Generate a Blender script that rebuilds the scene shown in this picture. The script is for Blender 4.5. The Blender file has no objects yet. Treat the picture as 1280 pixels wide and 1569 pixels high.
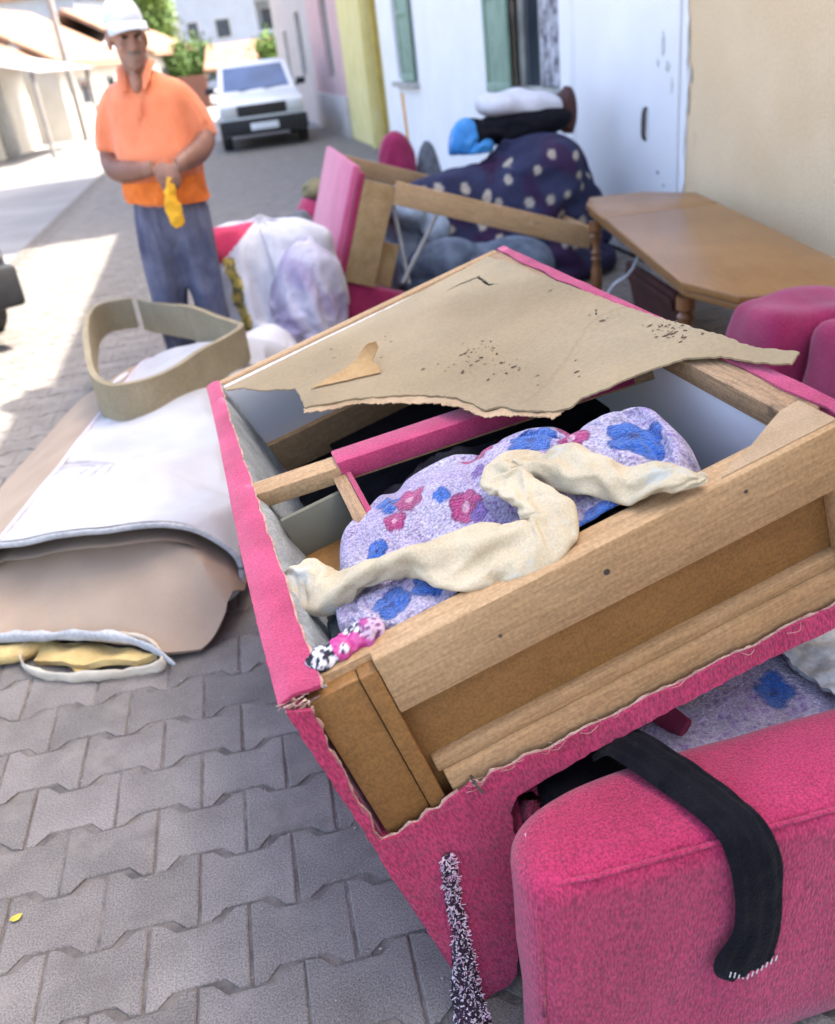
import bpy, bmesh, math, random
from mathutils import Vector, Matrix, noise
from mathutils.geometry import delaunay_2d_cdt
R = math.radians
scene = bpy.context.scene
COL = scene.collection

# ------------------------------------------------------------------ camera
cam_data = bpy.data.cameras.new('camera')
cam = bpy.data.objects.new('camera', cam_data); COL.objects.link(cam)
cam_data.sensor_fit = 'HORIZONTAL'; cam_data.sensor_width = 36.0
cam_data.lens = 36.0 * 1351 / 1280
cam_data.clip_start = 0.02; cam_data.clip_end = 3000
_right = Vector((0.99226, -0.05831, -0.10965)); _up = Vector((0.12417, 0.46598, 0.87604))
_fwd = Vector((0.0, 0.88285, -0.46965))
_right.normalize(); _fwd = (_fwd - _right * _fwd.dot(_right)).normalized(); _up = _right.cross(_fwd)
cam.matrix_world = Matrix(((_right.x, _up.x, -_fwd.x, 0), (_right.y, _up.y, -_fwd.y, 0),
                           (_right.z, _up.z, -_fwd.z, 1.5), (0, 0, 0, 1)))
cam_data.dof.use_dof = True; cam_data.dof.focus_distance = 1.55; cam_data.dof.aperture_fstop = 3.8
scene.camera = cam

# ------------------------------------------------------------------ sky, sun, exposure
SUN_EL = R(60); FA = R(9.73)              # the sun stands square behind the row of houses on the right
NF = Vector((math.cos(FA), math.sin(FA), 0)); TF = Vector((-math.sin(FA), math.cos(FA), 0))
world = bpy.data.worlds.new('World'); scene.world = world; world.use_nodes = True
wn = world.node_tree; bg = wn.nodes['Background']
sky = wn.nodes.new('ShaderNodeTexSky'); sky.sky_type = 'NISHITA'; sky.sun_disc = False
sky.sun_elevation = SUN_EL; sky.sun_rotation = math.atan2(NF.x, NF.y)
sky.air_density = 0.8; sky.dust_density = 5.0; sky.ozone_density = 0.6
wn.links.new(sky.outputs[0], bg.inputs[0]); bg.inputs[1].default_value = 0.15
sun_d = bpy.data.lights.new('sun', 'SUN'); sun = bpy.data.objects.new('sun', sun_d); COL.objects.link(sun)
sun_d.energy = 2.8; sun_d.angle = R(0.53); sun_d.color = (1.0, 0.94, 0.84)
sdir = (NF * math.cos(SUN_EL) + Vector((0, 0, math.sin(SUN_EL)))).normalized()
sun.rotation_euler = sdir.to_track_quat('Z', 'Y').to_euler(); sun.location = (5, 0, 30)
vs = scene.view_settings; vs.view_transform = 'Standard'; vs.look = 'None'; vs.gamma = 1.0
vs.use_curve_mapping = False; vs.exposure = 2.65
scene.cycles.max_bounces = 8; scene.cycles.diffuse_bounces = 5; scene.cycles.use_denoising = True

# ------------------------------------------------------------------ materials
MATS = {}
def mat(name, c1, c2=None, scale=8.0, bump=0.0, bscale=60.0, rough=0.8, detail=5.0, attr=False, sheen=0.0,
        stretch=(1, 1, 1), metal=0.0, spots=None, spec=0.3, fine=0.0, fscale=300.0, obj_rand=0.0, grain=None, bdist=0.01, sw=0.06):
    if name in MATS: return MATS[name]
    m = bpy.data.materials.new(name); m.use_nodes = True; nt = m.node_tree; N = nt.nodes; L = nt.links
    b = N['Principled BSDF']; b.inputs['Roughness'].default_value = rough
    b.inputs['Metallic'].default_value = metal; b.inputs['Specular IOR Level'].default_value = spec
    if sheen:
        b.inputs['Sheen Weight'].default_value = sheen; b.inputs['Sheen Roughness'].default_value = 0.5
    tc = N.new('ShaderNodeTexCoord'); mp = N.new('ShaderNodeMapping'); mp.inputs['Scale'].default_value = stretch
    L.new(tc.outputs['Object'], mp.inputs['Vector'])
    if obj_rand:
        oi_ = N.new('ShaderNodeObjectInfo'); va = N.new('ShaderNodeVectorMath'); va.operation = 'MULTIPLY_ADD'
        cbv = N.new('ShaderNodeCombineXYZ')
        for k in range(2): L.new(oi_.outputs['Random'], cbv.inputs[k])
        va.inputs[1].default_value = (37, 91, 0); L.new(cbv.outputs[0], va.inputs[0]); L.new(tc.outputs['Object'], va.inputs[2]); L.new(va.outputs[0], mp.inputs['Vector'])
    src_vec = va.outputs[0] if obj_rand else tc.outputs['Object']
    c2 = c2 or tuple(x * 0.8 for x in c1)
    def rgb(c): return (c[0], c[1], c[2], 1)
    n1 = N.new('ShaderNodeTexNoise'); n1.inputs['Scale'].default_value = scale; n1.inputs['Detail'].default_value = detail
    L.new(mp.outputs[0], n1.inputs['Vector'])
    cr = N.new('ShaderNodeValToRGB'); cr.color_ramp.elements[0].position = 0.35; cr.color_ramp.elements[1].position = 0.65
    L.new(n1.outputs['Fac'], cr.inputs[0])
    def mixn(kind, fac, a, bb):
        mx = N.new('ShaderNodeMix'); mx.data_type = 'RGBA'; mx.blend_type = kind
        for sock, v in ((mx.inputs[0], fac), (mx.inputs[6], a), (mx.inputs[7], bb)):
            if hasattr(v, 'is_output'): L.new(v, sock)
            else: sock.default_value = v if not isinstance(v, tuple) else rgb(v)
        return mx.outputs[2]
    if attr:
        at = N.new('ShaderNodeAttribute'); at.attribute_name = 'Col'
        cr.color_ramp.elements[0].color = rgb((0.78,) * 3); cr.color_ramp.elements[1].color = (1, 1, 1, 1)
        out = mixn('MULTIPLY', 1.0, at.outputs['Color'], cr.outputs[0])
    else:
        cr.color_ramp.elements[0].color = rgb(c2); cr.color_ramp.elements[1].color = rgb(c1)
        out = cr.outputs[0]
    if grain:      # wood figure: stretched rings
        gm = N.new('ShaderNodeMapping'); gm.inputs['Scale'].default_value = grain[0]
        L.new(tc.outputs['Object'], gm.inputs['Vector'])
        g = N.new('ShaderNodeTexNoise'); g.inputs['Scale'].default_value = 6; g.inputs['Detail'].default_value = 8; g.inputs['Distortion'].default_value = 1.2
        L.new(gm.outputs[0], g.inputs['Vector'])
        gr = N.new('ShaderNodeValToRGB'); gr.color_ramp.elements[0].position = 0.36; gr.color_ramp.elements[1].position = 0.6
        gr.color_ramp.elements[0].color = rgb((grain[1],) * 3); gr.color_ramp.elements[1].color = (1, 1, 1, 1)
        L.new(g.outputs['Fac'], gr.inputs[0]); out = mixn('MULTIPLY', 1.0, out, gr.outputs[0])
    if fine:
        n3 = N.new('ShaderNodeTexNoise'); n3.inputs['Scale'].default_value = fscale; n3.inputs['Detail'].default_value = 3
        L.new(mp.outputs[0], n3.inputs['Vector'])
        fr = N.new('ShaderNodeValToRGB'); fr.color_ramp.elements[0].position = 0.38; fr.color_ramp.elements[1].position = 0.62
        fr.color_ramp.elements[0].color = rgb((1 - fine,) * 3); fr.color_ramp.elements[1].color = (1, 1, 1, 1)
        L.new(n3.outputs['Fac'], fr.inputs[0]); out = mixn('MULTIPLY', 1.0, out, fr.outputs[0])
    if spots:      # (colour, scale, threshold) stains with their own shape
        for i, (sc, ss, th) in enumerate(spots):
            sm = N.new('ShaderNodeMapping'); sm.inputs['Location'].default_value = (3.7 * i + 1.3, 2.1 * i, 5.5)
            L.new(src_vec, sm.inputs['Vector'])
            s = N.new('ShaderNodeTexNoise'); s.inputs['Scale'].default_value = ss; s.inputs['Detail'].default_value = 6; s.inputs['Roughness'].default_value = 0.65
            L.new(sm.outputs[0], s.inputs['Vector'])
            sr = N.new('ShaderNodeValToRGB'); sr.color_ramp.elements[0].position = th; sr.color_ramp.elements[1].position = th + sw
            L.new(s.outputs['Fac'], sr.inputs[0]); out = mixn('MIX', sr.outputs[0], out, sc)
    if obj_rand:
        oi = N.new('ShaderNodeObjectInfo'); ma = N.new('ShaderNodeMapRange')
        ma.inputs[3].default_value = 1 - obj_rand; ma.inputs[4].default_value = 1 + obj_rand
        L.new(oi.outputs['Random'], ma.inputs[0]); cb = N.new('ShaderNodeCombineColor')
        for k in range(3): L.new(ma.outputs[0], cb.inputs[k])
        out = mixn('MULTIPLY', 1.0, out, cb.outputs[0])
    L.new(out, b.inputs['Base Color'])
    if bump:
        n2 = N.new('ShaderNodeTexNoise'); n2.inputs['Scale'].default_value = bscale; n2.inputs['Detail'].default_value = 6
        L.new(mp.outputs[0], n2.inputs['Vector'])
        bp = N.new('ShaderNodeBump'); bp.inputs['Strength'].default_value = bump; bp.inputs['Distance'].default_value = bdist
        L.new(n2.outputs['Fac'], bp.inputs['Height']); L.new(bp.outputs[0], b.inputs['Normal'])
    MATS[name] = m; return m

PINK = mat('pink_chenille', (0.555, 0.046, 0.138), (0.42, 0.029, 0.095), scale=4, bump=0.9, bscale=260, rough=0.95, sheen=0.25, fine=0.5, fscale=330, stretch=(1, 1, 0.30), spec=0.1, bdist=0.004)
PINK2 = mat('pink_chenille_dusty', (0.52, 0.06, 0.15), (0.37, 0.032, 0.095), scale=9, bump=0.5, bscale=300, rough=0.95, sheen=0.25, fine=0.35, fscale=350, spec=0.1, bdist=0.004, spots=[((0.54, 0.13, 0.22), 7, 0.63), ((0.16, 0.02, 0.05), 40, 0.70)])
MAGENTA = mat('magenta_chenille', (0.42, 0.035, 0.115), (0.30, 0.022, 0.080), scale=6, bump=0.5, bscale=260, rough=0.95, sheen=0.25, fine=0.4, fscale=260, spec=0.1, bdist=0.004)
PALEPINK = mat('pale_pink_fabric', (0.56, 0.115, 0.235), (0.48, 0.085, 0.19), scale=6, bump=0.3, bscale=200, rough=0.95, sheen=0.3, fine=0.15)
WOOD = mat('pine_wood', (0.52, 0.335, 0.17), (0.44, 0.265, 0.12), scale=3, bump=0.15, bscale=60, rough=0.7, grain=((1.6, 30, 30), 0.76), fine=0.22, fscale=160, spots=[((0.20, 0.125, 0.065), 4, 0.64), ((0.55, 0.40, 0.25), 6, 0.66)])
WOODV = mat('pine_wood_along', (0.45, 0.29, 0.155), (0.36, 0.215, 0.11), scale=3, bump=0.15, bscale=60, rough=0.7, grain=((30, 1.6, 30), 0.68), fine=0.22, fscale=160, spots=[((0.15, 0.095, 0.055), 6, 0.64)])
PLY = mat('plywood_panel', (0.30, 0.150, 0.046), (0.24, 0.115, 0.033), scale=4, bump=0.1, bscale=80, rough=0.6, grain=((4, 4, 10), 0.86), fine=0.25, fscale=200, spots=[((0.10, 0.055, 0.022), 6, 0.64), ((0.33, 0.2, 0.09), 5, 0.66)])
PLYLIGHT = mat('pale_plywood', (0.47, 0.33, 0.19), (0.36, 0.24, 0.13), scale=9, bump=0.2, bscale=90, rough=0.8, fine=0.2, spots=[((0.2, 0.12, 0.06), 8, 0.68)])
CHIP = mat('chipboard', (0.43, 0.29, 0.14), (0.34, 0.215, 0.095), scale=16, bump=0.2, bscale=150, rough=0.85, fine=0.35, fscale=120)
CARD = mat('tan_hardboard', (0.475, 0.365, 0.225), (0.40, 0.295, 0.175), scale=3, bump=0.2, bscale=45, rough=0.85, attr=True, fine=0.10, fscale=120, bdist=0.005)
LAM = mat('white_laminate', (0.80, 0.80, 0.81), (0.74, 0.75, 0.77), scale=3, rough=0.45, spots=[((0.12, 0.10, 0.09), 26, 0.74)])
LINING = mat('grey_lining', (0.36, 0.385, 0.39), (0.25, 0.27, 0.275), scale=9, bump=0.4, bscale=60, rough=0.95, fine=0.25, fscale=150)
BLACK = mat('black_cloth_and_shade', (0.012, 0.012, 0.016), (0.007, 0.007, 0.010), scale=20, bump=0.4, bscale=200, rough=0.95, spec=0.1, fine=0.3)
FRAY = mat('frayed_backing', (0.58, 0.42, 0.33), (0.42, 0.22, 0.19), scale=60, bump=0.5, bscale=300, rough=0.95)
FLEECE = mat('floral_fleece', (1, 1, 1), scale=25, attr=True, bump=0.9, bscale=190, rough=0.95, sheen=0.3, fine=0.45, fscale=230, spec=0.1, bdist=0.012)
CREAM = mat('cream_quilting', (0.56, 0.475, 0.325), (0.46, 0.38, 0.245), scale=11, bump=0.2, bscale=300, rough=0.95, fine=0.14, fscale=300, spots=[((0.44, 0.43, 0.36), 9, 0.58), ((0.36, 0.28, 0.17), 14, 0.68)], bdist=0.012)
PRINT = mat('printed_cloth', (1, 1, 1), scale=14, attr=True, bump=0.35, bscale=30, rough=0.9, fine=0.12, fscale=150)
PAVER = mat('paver_concrete', (0.232, 0.212, 0.190), (0.176, 0.160, 0.143), scale=7, bump=0.55, bscale=240, rough=0.93, fine=0.42, fscale=260, obj_rand=0.13, spots=[((0.225, 0.205, 0.175), 5, 0.56), ((0.115, 0.102, 0.090), 9, 0.58), ((0.09, 0.08, 0.075), 40, 0.71)], bdist=0.004, sw=0.22)
SAND = mat('paver_bedding_sand', (0.18, 0.16, 0.138), (0.09, 0.08, 0.072), scale=22, bump=0.6, bscale=200, rough=1.0)
PAVEFAR = mat('pavement_far', (0.235, 0.22, 0.22), (0.165, 0.155, 0.16), scale=9, bump=0.3, bscale=60, rough=0.95, fine=0.3, fscale=14)
ROADM = mat('road_asphalt', (0.26, 0.255, 0.25), (0.19, 0.185, 0.185), scale=0.8, bump=0.3, bscale=60, rough=0.95, fine=0.25, fscale=40)
EARTH = mat('dry_earth', (0.36, 0.32, 0.25), (0.28, 0.25, 0.19), scale=0.5, rough=1.0)
KERBM = mat('kerb_concrete', (0.33, 0.32, 0.30), (0.25, 0.24, 0.23), scale=6, bump=0.3, rough=0.95)
W_BEIGE = mat('beige_render', (0.80, 0.605, 0.375), (0.74, 0.545, 0.32), scale=2.2, bump=0.5, bscale=90, rough=0.95, spots=[((0.60, 0.40, 0.28), 1.6, 0.62), ((0.33, 0.27, 0.21), 17, 0.735)], fine=0.07, fscale=60)
W_WHITE = mat('white_limewash', (0.84, 0.83, 0.82), (0.79, 0.78, 0.77), scale=2.5, bump=0.3, bscale=30, rough=0.95, spots=[((0.62, 0.52, 0.42), 2.6, 0.68)])
W_DOOR = mat('white_enamel', (0.83, 0.83, 0.83), (0.78, 0.78, 0.79), scale=2, bump=0.1, bscale=20, rough=0.5, spots=[((0.38, 0.38, 0.34), 16, 0.725)])
W_YELLOW = mat('pale_yellow_render', (0.72, 0.64, 0.30), (0.65, 0.56, 0.24), scale=3, bump=0.3, bscale=30, rough=0.95, spots=[((0.66, 0.60, 0.46), 4, 0.64)])
W_PINK = mat('dusty_pink_render', (0.58, 0.40, 0.38), (0.50, 0.34, 0.33), scale=3, bump=0.3, rough=0.95, spots=[((0.45, 0.38, 0.36), 3, 0.6)])
W_GREY = mat('grey_render', (0.50, 0.47, 0.44), (0.42, 0.40, 0.38), scale=3, bump=0.3, rough=0.95)
W_CREAM = mat('cream_limewash', (0.72, 0.68, 0.58), (0.66, 0.61, 0.50), scale=2, bump=0.3, rough=0.95)
OCHRE = mat('olive_shade_yellow', (0.50, 0.38, 0.10), (0.40, 0.30, 0.08), scale=5, rough=0.7, spots=[((0.35, 0.3, 0.2), 6, 0.62)])
GREENP = mat('green_shutter_paint', (0.26, 0.37, 0.28), (0.20, 0.30, 0.23), scale=6, rough=0.7, spots=[((0.40, 0.42, 0.36), 9, 0.64)])
GREYP = mat('weathered_grey_paint', (0.42, 0.42, 0.38), (0.30, 0.30, 0.27), scale=7, rough=0.8)
GLASS = mat('dark_window_glass', (0.05, 0.06, 0.075), (0.03, 0.035, 0.045), scale=2, rough=0.12, spec=0.6)
LACE = mat('lace_curtain', (0.55, 0.55, 0.58), (0.12, 0.11, 0.13), scale=11, rough=0.95)
TILE = mat('clay_roof_tile', (0.33, 0.19, 0.125), (0.25, 0.14, 0.09), scale=2, bump=0.3, rough=0.9, spots=[((0.36, 0.26, 0.18), 2, 0.6)])
BRICK = mat('red_brick', (0.22, 0.105, 0.075), (0.17, 0.08, 0.06), scale=6, rough=0.95)
CONC = mat('pale_facade', (0.33, 0.36, 0.40), (0.29, 0.32, 0.36), scale=1, rough=0.9)
METAL = mat('grey_metal', (0.45, 0.46, 0.48), (0.35, 0.36, 0.38), scale=9, rough=0.5, metal=0.3)
DARKMET = mat('dark_rusted_metal', (0.10, 0.075, 0.06), (0.05, 0.04, 0.035), scale=20, rough=0.7)
TABLEW = mat('varnished_table_wood', (0.31, 0.155, 0.052), (0.245, 0.115, 0.036), scale=3, rough=0.30, spec=0.3, grain=((22, 1.6, 22), 0.80), bump=0.05, bscale=60, spots=[((0.17, 0.09, 0.035), 4, 0.70)])
TABLEL = mat('turned_leg_wood', (0.25, 0.105, 0.035), (0.16, 0.065, 0.022), scale=10, rough=0.35, spec=0.5)
FOAM = mat('tan_foam', (0.325, 0.275, 0.175), (0.27, 0.225, 0.14), scale=8, bump=0.5, bscale=150, rough=1.0, fine=0.15, fscale=120)
YFOAM = mat('yellow_foam', (0.62, 0.47, 0.20), (0.44, 0.31, 0.12), scale=9, bump=0.6, bscale=90, rough=1.0, spots=[((0.30, 0.26, 0.20), 8, 0.64)])
BEIGE = mat('beige_mattress_side', (0.33, 0.255, 0.185), (0.28, 0.21, 0.15), scale=4, bump=0.2, bscale=30, rough=0.85, fine=0.06, spots=[((0.36, 0.29, 0.25), 5, 0.66)])
TICKING = mat('white_mattress_ticking', (0.55, 0.55, 0.57), (0.5, 0.5, 0.52), scale=3, bump=0.2, bscale=30, rough=0.8, attr=True)
SKIN = mat('weathered_skin', (0.2, 0.1, 0.07), (0.17, 0.08, 0.05), scale=14, rough=0.55, bump=0.1, bscale=80, attr=True)
ORANGE = mat('orange_polo', (0.80, 0.265, 0.13), (0.68, 0.20, 0.09), scale=7, bump=0.3, bscale=120, rough=0.9, sheen=0.2)
ORANGE2 = mat('orange_vest', (0.80, 0.20, 0.03), (0.62, 0.14, 0.02), scale=20, bump=0.5, bscale=40, rough=0.8)
JEANS = mat('faded_denim', (0.155, 0.165, 0.235), (0.07, 0.075, 0.125), scale=7, bump=0.3, bscale=200, rough=0.95, fine=0.2)
CAPM = mat('pale_grey_cap', (0.62, 0.66, 0.70), (0.54, 0.58, 0.63), scale=6, rough=0.9)
YCLOTH = mat('yellow_cloth', (0.80, 0.42, 0.03), (0.65, 0.32, 0.02), scale=18, bump=0.4, bscale=50, rough=0.9)
CARW = mat('white_car_paint', (0.70, 0.72, 0.73), (0.66, 0.68, 0.69), scale=2, rough=0.25, spec=0.5)
CARD2 = mat('dark_car_paint', (0.035, 0.036, 0.04), (0.028, 0.028, 0.03), scale=2, rough=0.3, spec=0.5)
PLASTIC = mat('black_bumper_plastic', (0.022, 0.023, 0.025), (0.017, 0.017, 0.018), scale=9, rough=0.6)
RUBBER = mat('dusty_tyre_rubber', (0.05, 0.048, 0.045), (0.03, 0.03, 0.03), scale=20, rough=0.9, bump=0.3, spots=[((0.2, 0.19, 0.17), 9, 0.58)])
RIM = mat('dusty_wheel_rim', (0.42, 0.41, 0.39), (0.25, 0.24, 0.23), scale=16, rough=0.6, metal=0.2)
CARGLASS = mat('car_glass', (0.07, 0.14, 0.30), (0.04, 0.09, 0.2), scale=2, rough=0.15, spec=0.25)
LENSM = mat('headlamp_lens', (0.55, 0.56, 0.55), (0.45, 0.46, 0.46), scale=30, rough=0.15, spec=0.7)
PLATE = mat('number_plate', (0.70, 0.72, 0.76), (0.64, 0.66, 0.7), scale=3, rough=0.5)
LEAF = mat('leaf_green', (0.115, 0.19, 0.035), (0.055, 0.11, 0.02), scale=1.2, rough=0.6, obj_rand=0.1)
BARK = mat('tree_bark', (0.14, 0.10, 0.07), (0.09, 0.065, 0.045), scale=9, rough=0.95, bump=0.4)
POLEM = mat('weathered_pole', (0.30, 0.28, 0.26), (0.24, 0.22, 0.2), scale=6, rough=0.9)
REDW = mat('dark_red_board', (0.085, 0.03, 0.022), (0.055, 0.02, 0.016), scale=5, rough=0.6)
NAVY = mat('navy_duvet_cotton', (1, 1, 1), scale=9, attr=True, bump=0.4, bscale=30, rough=0.9, fine=0.12, fscale=90)
SACK = mat('woven_plastic_sack', (1, 1, 1), scale=9, attr=True, bump=0.3, bscale=50, rough=0.6, fine=0.06)
BLUEBAG = mat('bright_blue_bag', (0.05, 0.27, 0.60), (0.03, 0.19, 0.48), scale=9, rough=0.45, bump=0.4, bscale=30)
LTBLUE = mat('pale_blue_cloth', (0.36, 0.44, 0.53), (0.24, 0.31, 0.41), scale=12, rough=0.95, bump=0.4, bscale=30)
GREYC = mat('grey_clothes', (0.17, 0.18, 0.20), (0.09, 0.095, 0.11), scale=12, rough=0.95, bump=0.4, bscale=30)
WHITEC = mat('white_pillow_cotton', (0.60, 0.59, 0.61), (0.52, 0.51, 0.55), scale=6, rough=0.9, bump=0.4, bscale=20)
SHEET = mat('grey_white_sheet', (0.50, 0.51, 0.50), (0.36, 0.37, 0.37), scale=9, rough=0.95, bump=0.6, bscale=25, fine=0.2, fscale=90)
YELLOWL = mat('yellow_leaf', (0.60, 0.45, 0.06), (0.45, 0.32, 0.05), scale=60, rough=0.8)
ORSTICK = mat('orange_broom_handle', (0.80, 0.42, 0.10), (0.7, 0.35, 0.08), scale=6, rough=0.5)
STITCH = mat('white_stitching', (0.7, 0.68, 0.64), (0.6, 0.58, 0.55), scale=40, rough=0.9)
OLIVE = mat('olive_cloth', (0.22, 0.19, 0.10), (0.15, 0.13, 0.07), scale=9, rough=0.95, bump=0.3)
HAIR = mat('grey_hair', (0.10, 0.095, 0.09), (0.05, 0.05, 0.05), scale=60, rough=0.9)

# ------------------------------------------------------------------ helpers
def tag(o, label=None, cat=None, group=None, kind=None):
    if label: o['label'] = label
    if cat: o['category'] = cat
    if group: o['group'] = group
    if kind: o['kind'] = kind
    return o
def empty(name, loc, rz=0, label=None, cat=None, group=None, matrix=None):
    o = bpy.data.objects.new(name, None); COL.objects.link(o); o.empty_display_size = 0.1
    if matrix is not None: o.matrix_world = matrix
    else: o.location = loc; o.rotation_euler = (0, 0, rz)
    return tag(o, label, cat, group)
def obj(name, me, material, parent=None, loc=None, rot=None, smooth=False):
    if smooth:
        for p in me.polygons: p.use_smooth = True
    o = bpy.data.objects.new(name, me); COL.objects.link(o)
    if material is not None and not me.materials: me.materials.append(material)
    if parent: o.parent = parent
    if loc is not None: o.location = loc
    if rot is not None: o.rotation_euler = rot
    return o
def mesh(verts, faces, name='m'):
    me = bpy.data.meshes.new(name); me.from_pydata([tuple(v) for v in verts], [], faces); me.update(); return me
def bm_mesh(bm, name='m', recalc=True):
    if recalc: bmesh.ops.recalc_face_normals(bm, faces=bm.faces)
    me = bpy.data.meshes.new(name); bm.to_mesh(me); bm.free(); return me
def smooth_angle(me, deg=40):
    for p in me.polygons: p.use_smooth = True
    try: me.set_sharp_from_angle(angle=R(deg))
    except Exception: pass
    return me
def box_bm(bm, x0, x1, y0, y1, z0, z1, bev=0.0, seg=2, M=None):
    r = bmesh.ops.create_cube(bm, size=1.0)
    vs_ = r['verts']
    for v in vs_:
        v.co = Vector((x0 + (v.co.x + .5) * (x1 - x0), y0 + (v.co.y + .5) * (y1 - y0), z0 + (v.co.z + .5) * (z1 - z0)))
    if bev:
        es = list({e for v in vs_ for e in v.link_edges})
        rr = bmesh.ops.bevel(bm, geom=es, offset=bev, segments=seg, profile=0.5, affect='EDGES')
        vs_ = list({v for f in rr['faces'] for v in f.verts} | {v for v in vs_ if v.is_valid})
    if M is not None:
        for v in vs_: v.co = M @ v.co
    return vs_
def box(name, x0, x1, y0, y1, z0, z1, material, parent=None, bev=0.004, seg=2, smooth=True, M=None):
    bm = bmesh.new(); box_bm(bm, x0, x1, y0, y1, z0, z1, bev, seg, M)
    me = bm_mesh(bm, name)
    if smooth: smooth_angle(me, 35)
    return obj(name, me, material, parent)
def prism(name, poly, axis_vec, material, parent=None, bev=0.0, seg=2, smooth=True):
    """poly: list of 3D points (planar), extruded by axis_vec"""
    bm = bmesh.new(); a = [bm.verts.new(p) for p in poly]; ax = Vector(axis_vec)
    b = [bm.verts.new(Vector(p) + ax) for p in poly]; n = len(poly)
    bm.faces.new(a); bm.faces.new(b[::-1])
    for i in range(n): bm.faces.new((a[i], b[i], b[(i + 1) % n], a[(i + 1) % n]))
    bmesh.ops.recalc_face_normals(bm, faces=bm.faces)
    if bev: bmesh.ops.bevel(bm, geom=list(bm.edges), offset=bev, segments=seg, profile=0.5, affect='EDGES')
    me = bm_mesh(bm, name)
    if smooth: smooth_angle(me, 35)
    return obj(name, me, material, parent)
def catmull(pts, n):
    """pts: list of tuples (any length) -> resampled n points"""
    P = [pts[0]] + list(pts) + [pts[-1]]; out = []; m = len(pts) - 1
    for k in range(n):
        t = k / (n - 1) * m; i = min(int(t), m - 1); f = t - i
        p0, p1, p2, p3 = P[i], P[i + 1], P[i + 2], P[i + 3]
        out.append(tuple(0.5 * ((2 * b) + (-a + c) * f + (2 * a - 5 * b + 4 * c - d) * f * f + (-a + 3 * b - 3 * c + d) * f ** 3)
                         for a, b, c, d in zip(p0, p1, p2, p3)))
    return out
def tube_bm(bm, pts, seg=12, up=Vector((0, 0, 1)), wrinkle=0.0, wfreq=30, seed=0, cap=True):
    """pts: (x,y,z,ra,rb): ra sideways, rb along 'up'"""
    rings = []; n = len(pts)
    for i, p in enumerate(pts):
        c = Vector(p[:3]); a = Vector(pts[max(i - 1, 0)][:3]); b = Vector(pts[min(i + 1, n - 1)][:3])
        t = (b - a).normalized(); s = t.cross(up)
        if s.length < 1e-3: s = t.cross(Vector((1, 0, 0)))
        s.normalize(); u = s.cross(t).normalized(); ring = []
        for k in range(seg):
            an = 2 * math.pi * k / seg; d = s * math.cos(an) * p[3] + u * math.sin(an) * p[4]
            co = c + d
            if wrinkle:
                co = co + d.normalized() * wrinkle * (noise.noise(co * wfreq + Vector((seed, 0, 0))) + .5 * noise.noise(co * wfreq * 2.3))
            ring.append(bm.verts.new(co))
        rings.append(ring)
    for i in range(n - 1):
        for k in range(seg):
            bm.faces.new((rings[i][k], rings[i][(k + 1) % seg], rings[i + 1][(k + 1) % seg], rings[i + 1][k]))
    if cap:
        bm.faces.new(rings[0][::-1]); bm.faces.new(rings[-1])
    return rings
def tube(name, pts, material, parent=None, seg=12, n=None, **kw):
    if n: pts = catmull(pts, n)
    bm = bmesh.new(); tube_bm(bm, pts, seg, **kw); me = bm_mesh(bm, name); smooth_angle(me, 60)
    return obj(name, me, material, parent)
def lathe(name, prof, material, parent=None, seg=20, loc=(0, 0, 0), tilt=None):
    """prof: list (r,z)"""
    bm = bmesh.new(); rings = []
    for r, z in prof: rings.append([bm.verts.new((r * math.cos(2 * math.pi * k / seg), r * math.sin(2 * math.pi * k / seg), z)) for k in range(seg)])
    for i in range(len(prof) - 1):
        for k in range(seg): bm.faces.new((rings[i][k], rings[i][(k + 1) % seg], rings[i + 1][(k + 1) % seg], rings[i + 1][k]))
    bm.faces.new(rings[0][::-1]); bm.faces.new(rings[-1])
    me = bm_mesh(bm, name); smooth_angle(me, 45); o = obj(name, me, material, parent, loc)
    if tilt: o.rotation_euler = tilt
    return o
def cdt(poly, spacing, holes=(), edge_step=None, jitter=0.0, seed=1):
    """triangulate polygon (2D) with interior points; returns pts, tris"""
    rnd = random.Random(seed); es = edge_step or spacing
    def dens(pl):
        out = []
        for i in range(len(pl)):
            a = Vector(pl[i]); b = Vector(pl[(i + 1) % len(pl)]); k = max(1, int((b - a).length / es))
            for j in range(k):
                p = a.lerp(b, j / k)
                if jitter and j: p = p + Vector((rnd.uniform(-1, 1), rnd.uniform(-1, 1))) * jitter
                out.append(p)
        return out
    outer = dens(poly); hs = [dens(h) for h in holes]
    def inside(p, pl):
        c = False; j = len(pl) - 1
        for i in range(len(pl)):
            if (pl[i][1] > p[1]) != (pl[j][1] > p[1]) and p[0] < (pl[j][0] - pl[i][0]) * (p[1] - pl[i][1]) / (pl[j][1] - pl[i][1]) + pl[i][0]: c = not c
            j = i
        return c
    V = list(outer); E = [(i, (i + 1) % len(outer)) for i in range(len(outer))]
    for h in hs:
        o = len(V); V += h; E += [(o + i, o + (i + 1) % len(h)) for i in range(len(h))]
    xs = [p[0] for p in outer]; ys = [p[1] for p in outer]
    y = min(ys); row = 0
    while y < max(ys):
        x = min(xs) + (spacing / 2 if row % 2 else 0)
        while x < max(xs):
            p = Vector((x + rnd.uniform(-.2, .2) * spacing, y + rnd.uniform(-.2, .2) * spacing))
            if inside(p, outer) and not any(inside(p, h) for h in hs): V.append(p)
            x += spacing
        y += spacing * 0.87; row += 1
    r = delaunay_2d_cdt(V, E, [], 0, 1e-6)
    vo, fo = r[0], r[2]; tris = []
    for f in fo:
        c = sum((vo[i] for i in f), Vector((0, 0))) / len(f)
        if inside(c, outer) and not any(inside(c, h) for h in hs): tris.append(tuple(f))
    return vo, tris
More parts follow.
